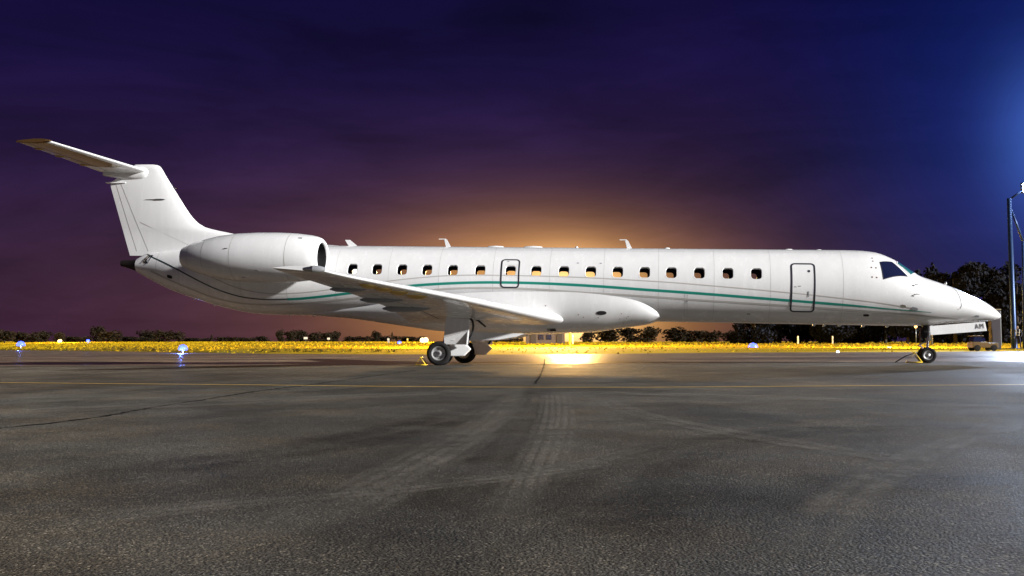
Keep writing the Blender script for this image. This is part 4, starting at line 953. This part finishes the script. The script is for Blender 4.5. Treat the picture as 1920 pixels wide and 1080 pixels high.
# ------------------------------------------------------------------ lamps, signs and things along the field
def emis(name, col, st): return mat(name, (.02, .02, .02), rough=.4, emit=col, estr=st)
blue_e = emis('blue_lamp_glass', (.05, .085, 1.0), 3.6); core_e = emis('lamp_core', (.6, .75, 1.0), 25); white_e = emis('white_lamp_glass', (1, .93, .8), 40); sod_e = emis('sodium_lamp_glass', (1.0, .58, .15), 110); glare_e = emis('flood_lens', (1.0, .72, .35), 3); cold_e = emis('cold_lamp_glass', (.55, .70, 1.0), 120)
galv = mat('galvanised_steel', (.34, .36, .38), rough=.45, metal=.8, var=.15, vscale=3); pole_m = mat('pole_blue_lit', (.03, .065, .17), rough=.4, metal=.4)  # pole colour carries the floodlight's blue
def point(name, loc, energy, col, rad, parent=None, spot=None, aim=()):
    l = bpy.data.lights.new(name, 'SPOT' if spot else 'POINT'); l.energy = energy; l.color = col; l.shadow_soft_size = rad
    o = bpy.data.objects.new(name, l); C.objects.link(o); o.location = loc
    if spot:
        l.spot_size = spot; l.spot_blend = .7; o.rotation_euler = (Vector(loc) - Vector(aim)).to_track_quat('Z', 'Y').to_euler()
    if parent: o.parent = parent; o.matrix_parent_inverse = parent.matrix_world.inverted()
    return o
def edge_light(px, py, h, Y, glass_m, col, energy, label, r=.11):
    top = at(px, py, Y); z0 = top.z - h; e = empty('taxiway_light', (top.x, top.y, z0))
    MB().lathe([(0, .001), (0, .13), (.04, .13), (.06, .05), (h - .1, .04), (h - .1, .07), (h - .06, .07)], (0, 0, 0), (0, 0, 1), 12).build('stem', galv, e, True, sharp=40)
    MB().lathe([(h - .06, .075), (h - .02, r * 1.5), (h + .10, r * 1.7), (h + .10 + r * 1.1, r * 1.1), (h + .10 + r * 1.5, .002)], (0, 0, 0), (0, 0, 1), 14).build('lamp_dome', glass_m, e, True)
    tag(e, label, 'taxiway light', 'taxiway edge lights')
    if energy:
        l = bpy.data.lights.new('lamp', 'POINT'); l.energy = energy; l.color = col; l.shadow_soft_size = .2
        o = bpy.data.objects.new('lamp', l); C.objects.link(o); o.parent = e; o.location = (0, -.35, h + .05)
BL = (.10, .20, 1.0)
edge_light(39, 648, .38, 150, blue_e, BL, 2400, 'bright blue taxiway light at the far left of the photo', .36)
edge_light(165, 640, .40, 215, blue_e, BL, 300, 'small blue taxiway light on the left, second from the left edge', .22)
edge_light(343, 656, .36, 88, blue_e, BL, 1300, 'bright blue taxiway light at the pavement edge below the tail', .23)
edge_light(749, 644, .36, 150, blue_e, BL, 200, 'small pale blue taxiway light left of the main wheels', .17)
edge_light(1412, 653, .40, 92, blue_e, BL, 1300, 'bright blue taxiway light under the forward fuselage', .25)
edge_light(1571, 662.5, .20, 66, mat('pale_lamp', (.5, .55, .7), rough=.3, emit=(.75, .85, 1), estr=6), BL, 0, 'small white pavement light between the blue light and the nose wheel', .05)
# sodium floodlights on the field
def flood(px, py, Y, h, energy, label, r=.22, name='floodlight', m_=glare_e, col=(1.0, .60, .16)):
    t = at(px, py, Y); e = empty(name, (t.x, t.y, t.z - h))
    MB().tube([(0, 0, -.1), (0, 0, h - .15)], [.07, .05], 8).build('post', galv, e, True)
    MB().box((0, .06, h), (r * 2.6, .12, r * 1.9)).build('housing', galv, e, bevel=.02)
    MB().lathe([(0, .001), (0, r), (.05, r * .8), (.09, .002)], (-r * .6, 0, h), (0, -1, 0), 12).lathe([(0, .001), (0, r), (.05, r * .8), (.09, .002)], (r * .7, 0, h + .05), (0, -1, 0), 12).build('lens', m_, e, True)
    l = bpy.data.lights.new('lamp', 'SPOT'); l.energy = energy; l.color = col; l.shadow_soft_size = .5; l.spot_size = R(165); l.spot_blend = .5
    o = bpy.data.objects.new('lamp', l); C.objects.link(o); o.parent = e; o.location = (0, .4, h + .9); o.rotation_euler = (R(75), 0, 0)
    tag(e, label, 'floodlight'); return e
flood(795, 638, 175, 1.5, 18000, 'glaring warm floodlight low in the grass, left of the main wheels', .42)
flood(112, 639.5, 235, 1.2, 18000, 'small orange floodlight on the grass between the two blue lights on the left', .30)
def mast(px, py, Y, energy, label, zb=0.6, back=False, aim=()):
    t = at(px, py, Y); e = empty('lamp_mast', (t.x, t.y, zb)); h = t.z - zb
    MB().tube([(0, 0, -.2), (0, 0, h)], [.12, .07], 10).build('pole', galv, e, True)
    MB().box((0, -.1, h), (1.5, .3, .35)).build('lamp_housing', galv, e, bevel=.03)
    sy = 1 if back else -1
    MB().box((0, -.1 + sy * .17, h - .03), (1.3, .03, .26)).build('lens', sod_e, e)
    l = bpy.data.lights.new('lamp', 'SPOT' if back else 'POINT'); l.energy = energy; l.color = (1.0, .58, .15); l.shadow_soft_size = .5
    o = bpy.data.objects.new('lamp', l); C.objects.link(o); o.parent = e; o.location = (0, sy * .9, h - .1)
    for aim_ in aim:  # extra spots put in to light the pavement orange
        l2 = bpy.data.lights.new('lamp', 'SPOT'); l2.energy = aim_[2]; l2.color = (1.0, .56, .18); l2.shadow_soft_size = .5; l2.spot_size = R(aim_[3]); l2.spot_blend = .8
        o2 = bpy.data.objects.new('lamp', l2); C.objects.link(o2); o2.parent = e; o2.location = (0, -.9, h - .1); tg = ground(aim_[0], aim_[1]) - Vector((t.x, t.y - .9, t.z - .1)); o2.rotation_euler = (-tg).to_track_quat('Z', 'Y').to_euler()
    if back: l.spot_size = R(135); l.spot_blend = .3; o.rotation_euler = (R(58), 0, 0)
    tag(e, label, 'lamp mast'); return e
mast(1068, 540, 100, 20000, 'sodium lamp mast standing on the field hidden behind the middle of the fuselage', aim=((1110, 672, 9000, 75), (560, 671, 42000, 46)))
mast(853, 530, 84, 26000, 'added sodium lamp mast lighting the grass, its pole hidden behind the main landing gear', back=True)  # unseen mast added to throw sodium light on the grass
mast(1744, 560, 84, 22000, 'added sodium lamp mast lighting the grass, its pole hidden behind the nose gear', back=True)  # second unseen mast, also added for the light on the grass
# small lamp seen just under the nose
t = at(1717, 612.5, 135); e = empty('street_lamp', (t.x, t.y, .6)); h = t.z - .6
MB().tube([(0, 0, -.1), (0, 0, h)], [.06, .04], 8).build('pole', galv, e, True)
MB().lathe([(-.2, .002), (-.12, .15), (0, .2), (.12, .15), (.2, .002)], (0, 0, h), (0, 0, 1), 14).build('lamp_globe', emis('warm_globe', (1, .50, .14), 3), e, True)
tag(e, 'small glowing orange globe lamp just under the nose, behind the nose gear', 'street lamp')
# marker posts, signs and a hut in the grass
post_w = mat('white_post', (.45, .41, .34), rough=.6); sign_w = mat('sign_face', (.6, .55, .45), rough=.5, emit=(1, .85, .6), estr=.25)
def post(px, py0, py1, Y, wpx, label, lit=True, m_=None):
    a, b = at(px, py0, Y), at(px, py1, Y); e = empty('marker_post', (a.x, a.y, b.z - .2)); h = a.z - b.z + .2; w_ = wpx / FPX * Y
    MB().box((0, 0, h / 2), (w_, w_ * .6, h)).build('post', m_ or post_w, e, bevel=w_ * .12)
    MB().box((0, -w_ * .32, h * .82), (w_ * .8, .02, h * .16)).build('reflector', sign_w, e)  # no lamp inside; a faint glow is put into its face
    tag(e, label, 'marker post')
post(1074, 627, 641, 105, 2.6, 'slim bright white marker post in the grass under the wing root'); post(1496, 630, 641, 108, 3, 'short white marker post under the forward fuselage, nearest the blue light')
post(1561, 630, 641, 110, 2.5, 'short white marker post under the forward fuselage, right of the tree trunks'); post(913, 636, 646, 100, 5, 'broad white marker block in the grass just right of the main wheels')
post(728, 634, 644, 170, 4, 'small white marker post left of the glaring floodlight'); post(764, 634, 644, 165, 3, 'small yellowish marker post just left of the glaring floodlight', m_=yel)
def sign(px, py, wpx, hpx, Y, label):
    t = at(px, py, Y); w_, h_ = wpx / FPX * Y, hpx / FPX * Y; e = empty('field_sign', (t.x, t.y, t.z - 1.0))
    MB().box((0, 0, 1.0), (w_, .1, h_)).build('sign_face', sign_w, e, bevel=.02); lg = MB(); lg.box((0, .03, .45), (.06, .05, 1.1)); lg.build('post', galv, e)
    tag(e, label, 'sign')
sign(573, 634, 7, 4, 240, 'small pale sign against the trees below the rear fuselage, left one of two'); sign(616, 635, 5, 3.5, 240, 'small white sign against the trees below the rear fuselage, right one of two')
sign(1667, 653, 7, 6, 86, 'small white sign plate in the grass left of the nose wheel')
hut = empty('field_hut', at(1022, 645, 150)); hb = at(1022, 645, 150)
wall_h = mat('hut_wall', (.13, .095, .075), rough=.8, var=.15, vscale=2); hd = mat('hut_door', (.06, .045, .035), rough=.7)
MB().box((0, 0, .85), (5.4, 3, 2.1)).build('wall', wall_h, hut); MB().box((0, 0, 1.98), (5.8, 3.4, .16)).build('roof', hd, hut, bevel=.03)
for x in (-1.7, 1.95): MB().box((x, -1.53, .75), (.8, .06, 1.8)).build('door', hd, hut, bevel=.01)
for x in (-.6, .5): MB().box((x, -1.53, .95), (.7, .06, .7)).build('window', cockpit_m, hut, bevel=.01)
tag(hut, 'low brownish hut with dark doors seen under the wing root', 'hut')

# floodlight mast at the right edge of the apron
g0 = ground(1899, 656); e = empty('floodlight_mast', (g0.x, g0.y, 0)); Yb = g0.y
top = at(1892, 372, Yb); h = top.z
tp = Vector((top.x - g0.x, 0, h))
MB().tube([(.12, 0, 0), (.1, 0, 1.2), tuple(tp)], [.24, .21, .16], 12).build('pole', pole_m, e, True)
MB().lathe([(0, .45), (.12, .45), (.14, .25), (.5, .22), (.52, .001)], (.12, 0, 0), (0, 0, 1), 16).build('base_flange', pole_m, e, True, sharp=40)
p2 = at(1918, 452, Yb) - Vector((g0.x, g0.y, 0)); p2b = at(1921, 656, Yb) - Vector((g0.x, g0.y, 0)); p2.y = p2b.y = 0; p2b.z = 0
MB().tube([p2b, p2], [.13, .10], 10).build('pole', pole_m, e, True)
MB().tube([p2, tuple(tp - Vector((0, 0, .5)))], .09, 8).build('brace', pole_m, e, True)
hp = at(1924, 352, Yb) - Vector((g0.x, g0.y, 0)); hp.y = 0
MB().tube([tuple(tp - Vector((0, 0, .1))), hp], .07, 8).build('arm', pole_m, e, True)
MB().box(hp + Vector((.4, .05, 0)), (1.5, .35, .8)).build('lamp_housing', pole_m, e, bevel=.04)
for dx in (-.1, .4, .9): MB().box(hp + Vector((dx, -.14, 0)), (.42, .04, .6)).build('lens', cold_e, e, bevel=.01)
tag(e, 'tall blue-lit floodlight mast with diagonal brace at the right edge', 'floodlight mast')
hw_ = hp + Vector((g0.x, g0.y, 0)) + Vector((.4, -1.6, 0))
l = bpy.data.lights.new('lamp', 'SPOT'); l.energy = 22000; l.color = (.66, .78, 1.0); l.shadow_soft_size = .5; l.spot_size = R(72); l.spot_blend = .8
o = bpy.data.objects.new('lamp', l); C.objects.link(o); o.parent = e; o.location = hw_ - Vector((g0.x, g0.y, 0)); o.rotation_euler = (hw_ - ground(1845, 662.5)).normalized().to_track_quat('Z', 'Y').to_euler()
# tall cabinet beside it
b = ground(1884, 657); e = empty('utility_column', (b.x, b.y + 1.5, 0)); hh = at(1884, 581, b.y + 1.5).z; cab = mat('cabinet_paint', (.020, .013, .022), rough=.6, var=.15, vscale=3)
MB().box((0, 0, hh / 2), (.68, .5, hh)).build('cabinet', cab, e, bevel=.02); MB().box((0, 0, hh + .03), (.76, .58, .06)).build('cap', mat('cap_tan', (.35, .28, .16), rough=.6), e, bevel=.01)
MB().box((.36, -.2, hh * .55), (.05, .06, hh * .85)).build('conduit', galv, e)
MB().box((-.05, -.265, hh * .3), (.5, .03, hh * .45)).build('door', cab, e, bevel=.01)
tag(e, 'tall narrow purple-brown cabinet just beyond the nose tip', 'cabinet')
# small tow tractor parked on the grass edge
b = ground(1858, 658.5); e = empty('tow_tractor', (b.x, b.y + 1.2, 0)); tr_p = mat('tractor_paint', (.13, .075, .02), rough=.4, var=.2, vscale=3)
MB().prism([(-.85, -.45, .22), (.85, -.45, .22), (.85, -.45, .52), (.2, -.45, .56), (.15, -.45, .60), (-.85, -.45, .62)], (0, .9, 0)).build('chassis', tr_p, e, bevel=.03)
MB().prism([(-.80, -.36, .62), (-.10, -.36, .60), (-.18, -.36, .98), (-.72, -.36, .98)], (0, .72, 0)).build('cab', cockpit_m, e, bevel=.03)
MB().box((-.45, 0, 1.01), (.72, .84, .06)).build('roof', tr_p, e, bevel=.02)
for x in (-.55, .55):
    for y in (-.42, .42): MB().lathe([(-.07, .001), (-.07, .13), (-.05, .21), (.05, .21), (.07, .13), (.07, .001)], (x, y, .21), (0, 1, 0), 18).build('wheel', rubber, e, True, sharp=40)
for y in (-.28, .28): MB().lathe([(0, .07), (.03, .06), (.05, .001)], (.85, y, .42), (1, 0, 0), 10).build('headlight', sod_e, e, True)
tag(e, 'small dark tow tractor with orange roof parked beyond the nose gear door', 'tow tractor')
# person at the foot of the mast
def person(loc, h, rz):
    J_ = {'pel': (0, 0, .53), 'sp': (0, .005, .62), 'ch': (0, 0, .74), 'nk': (0, 0, .83), 'hd': (0, -.01, .90), 'ht': (0, 0, .965), 'lh': (-.055, 0, .50), 'lk': (-.075, -.01, .28), 'la': (-.09, .01, .045), 'lt': (-.095, -.09, .018), 'rh': (.055, 0, .50), 'rk': (.085, -.01, .28), 'ra': (.11, .01, .045), 'rt': (.12, -.09, .018), 'ls': (-.115, 0, .80), 'le': (-.15, .01, .64), 'lw': (-.14, -.05, .51), 'lf': (-.135, -.07, .46), 'rs': (.115, 0, .80), 're': (.16, .01, .65), 'rw': (.12, -.07, .55), 'rf': (.09, -.10, .52)}
    E_ = [('pel', 'sp'), ('sp', 'ch'), ('ch', 'nk'), ('nk', 'hd'), ('hd', 'ht'), ('pel', 'lh'), ('lh', 'lk'), ('lk', 'la'), ('la', 'lt'), ('pel', 'rh'), ('rh', 'rk'), ('rk', 'ra'), ('ra', 'rt'), ('ch', 'ls'), ('ls', 'le'), ('le', 'lw'), ('lw', 'lf'), ('ch', 'rs'), ('rs', 're'), ('re', 'rw'), ('rw', 'rf')]
    Rd = dict(pel=.075, sp=.072, ch=.085, nk=.03, hd=.052, ht=.036, lh=.055, lk=.038, la=.027, lt=.02, rh=.055, rk=.038, ra=.027, rt=.02, ls=.04, le=.03, lw=.021, lf=.017, rs=.04, re=.03, rw=.021, rf=.017)
    ks = list(J_); me = bpy.data.meshes.new('person'); me.from_pydata([tuple(c * h for c in J_[k]) for k in ks], [(ks.index(a), ks.index(b_)) for a, b_ in E_], [])
    o = bpy.data.objects.new('person', me); C.objects.link(o); o.modifiers.new('skin', 'SKIN'); sv = me.skin_vertices[0].data
    for i, k in enumerate(ks): sv[i].radius = (Rd[k] * h * .8, Rd[k] * h * .72)
    sv[0].use_root = True; sb = o.modifiers.new('sub', 'SUBSURF'); sb.levels = sb.render_levels = 2
    bpy.context.view_layer.update(); dg = bpy.context.evaluated_depsgraph_get(); m2 = bpy.data.meshes.new_from_object(o.evaluated_get(dg)); o.modifiers.clear(); o.data = m2; m2.materials.clear()
    for m_ in (mat('trousers_navy', (.010, .014, .05), rough=.8), mat('jacket_dark', (.05, .05, .07), rough=.8), mat('skin_tone', (.42, .28, .2), rough=.6), mat('hair_grey', (.30, .28, .26), rough=.8)): m2.materials.append(m_)
    for p in m2.polygons:
        z = p.center.z / h; x = abs(p.center.x) / h; p.use_smooth = True
        p.material_index = 0 if z < .54 and not (x > .10 and z > .45) else (1 if z < .845 else (3 if z > .93 or p.center.y > .01 * h and z > .87 else 2))
        if x > .11 and z < .50 and z > .43: p.material_index = 2
    o.location = loc; o.rotation_euler = (0, 0, rz)
    refl = mat('reflective_trim', (.75, .73, .65), rough=.4)
    for z, rr, ry in ((.585, .075, .068), (.70, .088, .075)):
        V = [(rr*h*cos(2*pi*k/16), ry*h*sin(2*pi*k/16), z*h + q) for q in (-.02, .02) for k in range(16)]
        mesh('reflective_band', V, [(k, (k+1) % 16, 16+(k+1) % 16, 16+k) for k in range(16)], refl, o, True)
    for sx in (-1, 1):
        MB().tube([(sx*.055*h, -.068*h, .60*h), (sx*.06*h, -.078*h, .72*h), (sx*.062*h, -.045*h, .825*h)], .012*h, 6).build('reflective_brace', refl, o, True)
    return o
b = ground(1909, 656.2); pr = person((b.x, b.y, 0), 1.86, R(-20)); tag(pr, 'person in dark work clothes with reflective trim standing at the foot of the floodlight mast', 'person')

# ------------------------------------------------------------------ wheel chocks on the apron
def chock(st, lat, label, sz=.30, bar=True):
    e = empty('wheel_chock'); M_ = plane.matrix_basis
    w0 = wground(st); c = Matrix.LocRotScale(plane.location, plane.rotation_euler, None) @ P(st, lat, w0); e.location = (c.x, c.y, 0); e.rotation_euler = (0, 0, -YAW)
    s = sz
    mb = MB()
    for y in (-.13, .13): mb.tube([(s*.62, y, .022), (0, y, s*.95), (-s*.62, y, .022), (s*.62, y, .022)], .018, 8)
    for q in ((s*.62, .022), (0, s*.95), (-s*.62, .022)): mb.tube([(q[0], -.13, q[1]), (q[0], .13, q[1])], .018, 8)
    mb.build('frame', yel, e, True)
    if bar: MB().tube([(0, .0, s*.9), (-.25, 0.0, s*.62), (-.55, .02, .015)], .016, 8).build('rope', black_m, e, True)
    tag(e, label, 'wheel chock', 'wheel chocks'); return e
chock(NST + .40, .17, 'yellow wheel chock with black rope behind the nose wheel', .32)
chock(MST + .52, 2.27, 'yellow triangular wheel chock behind the near main wheel', .25, False)
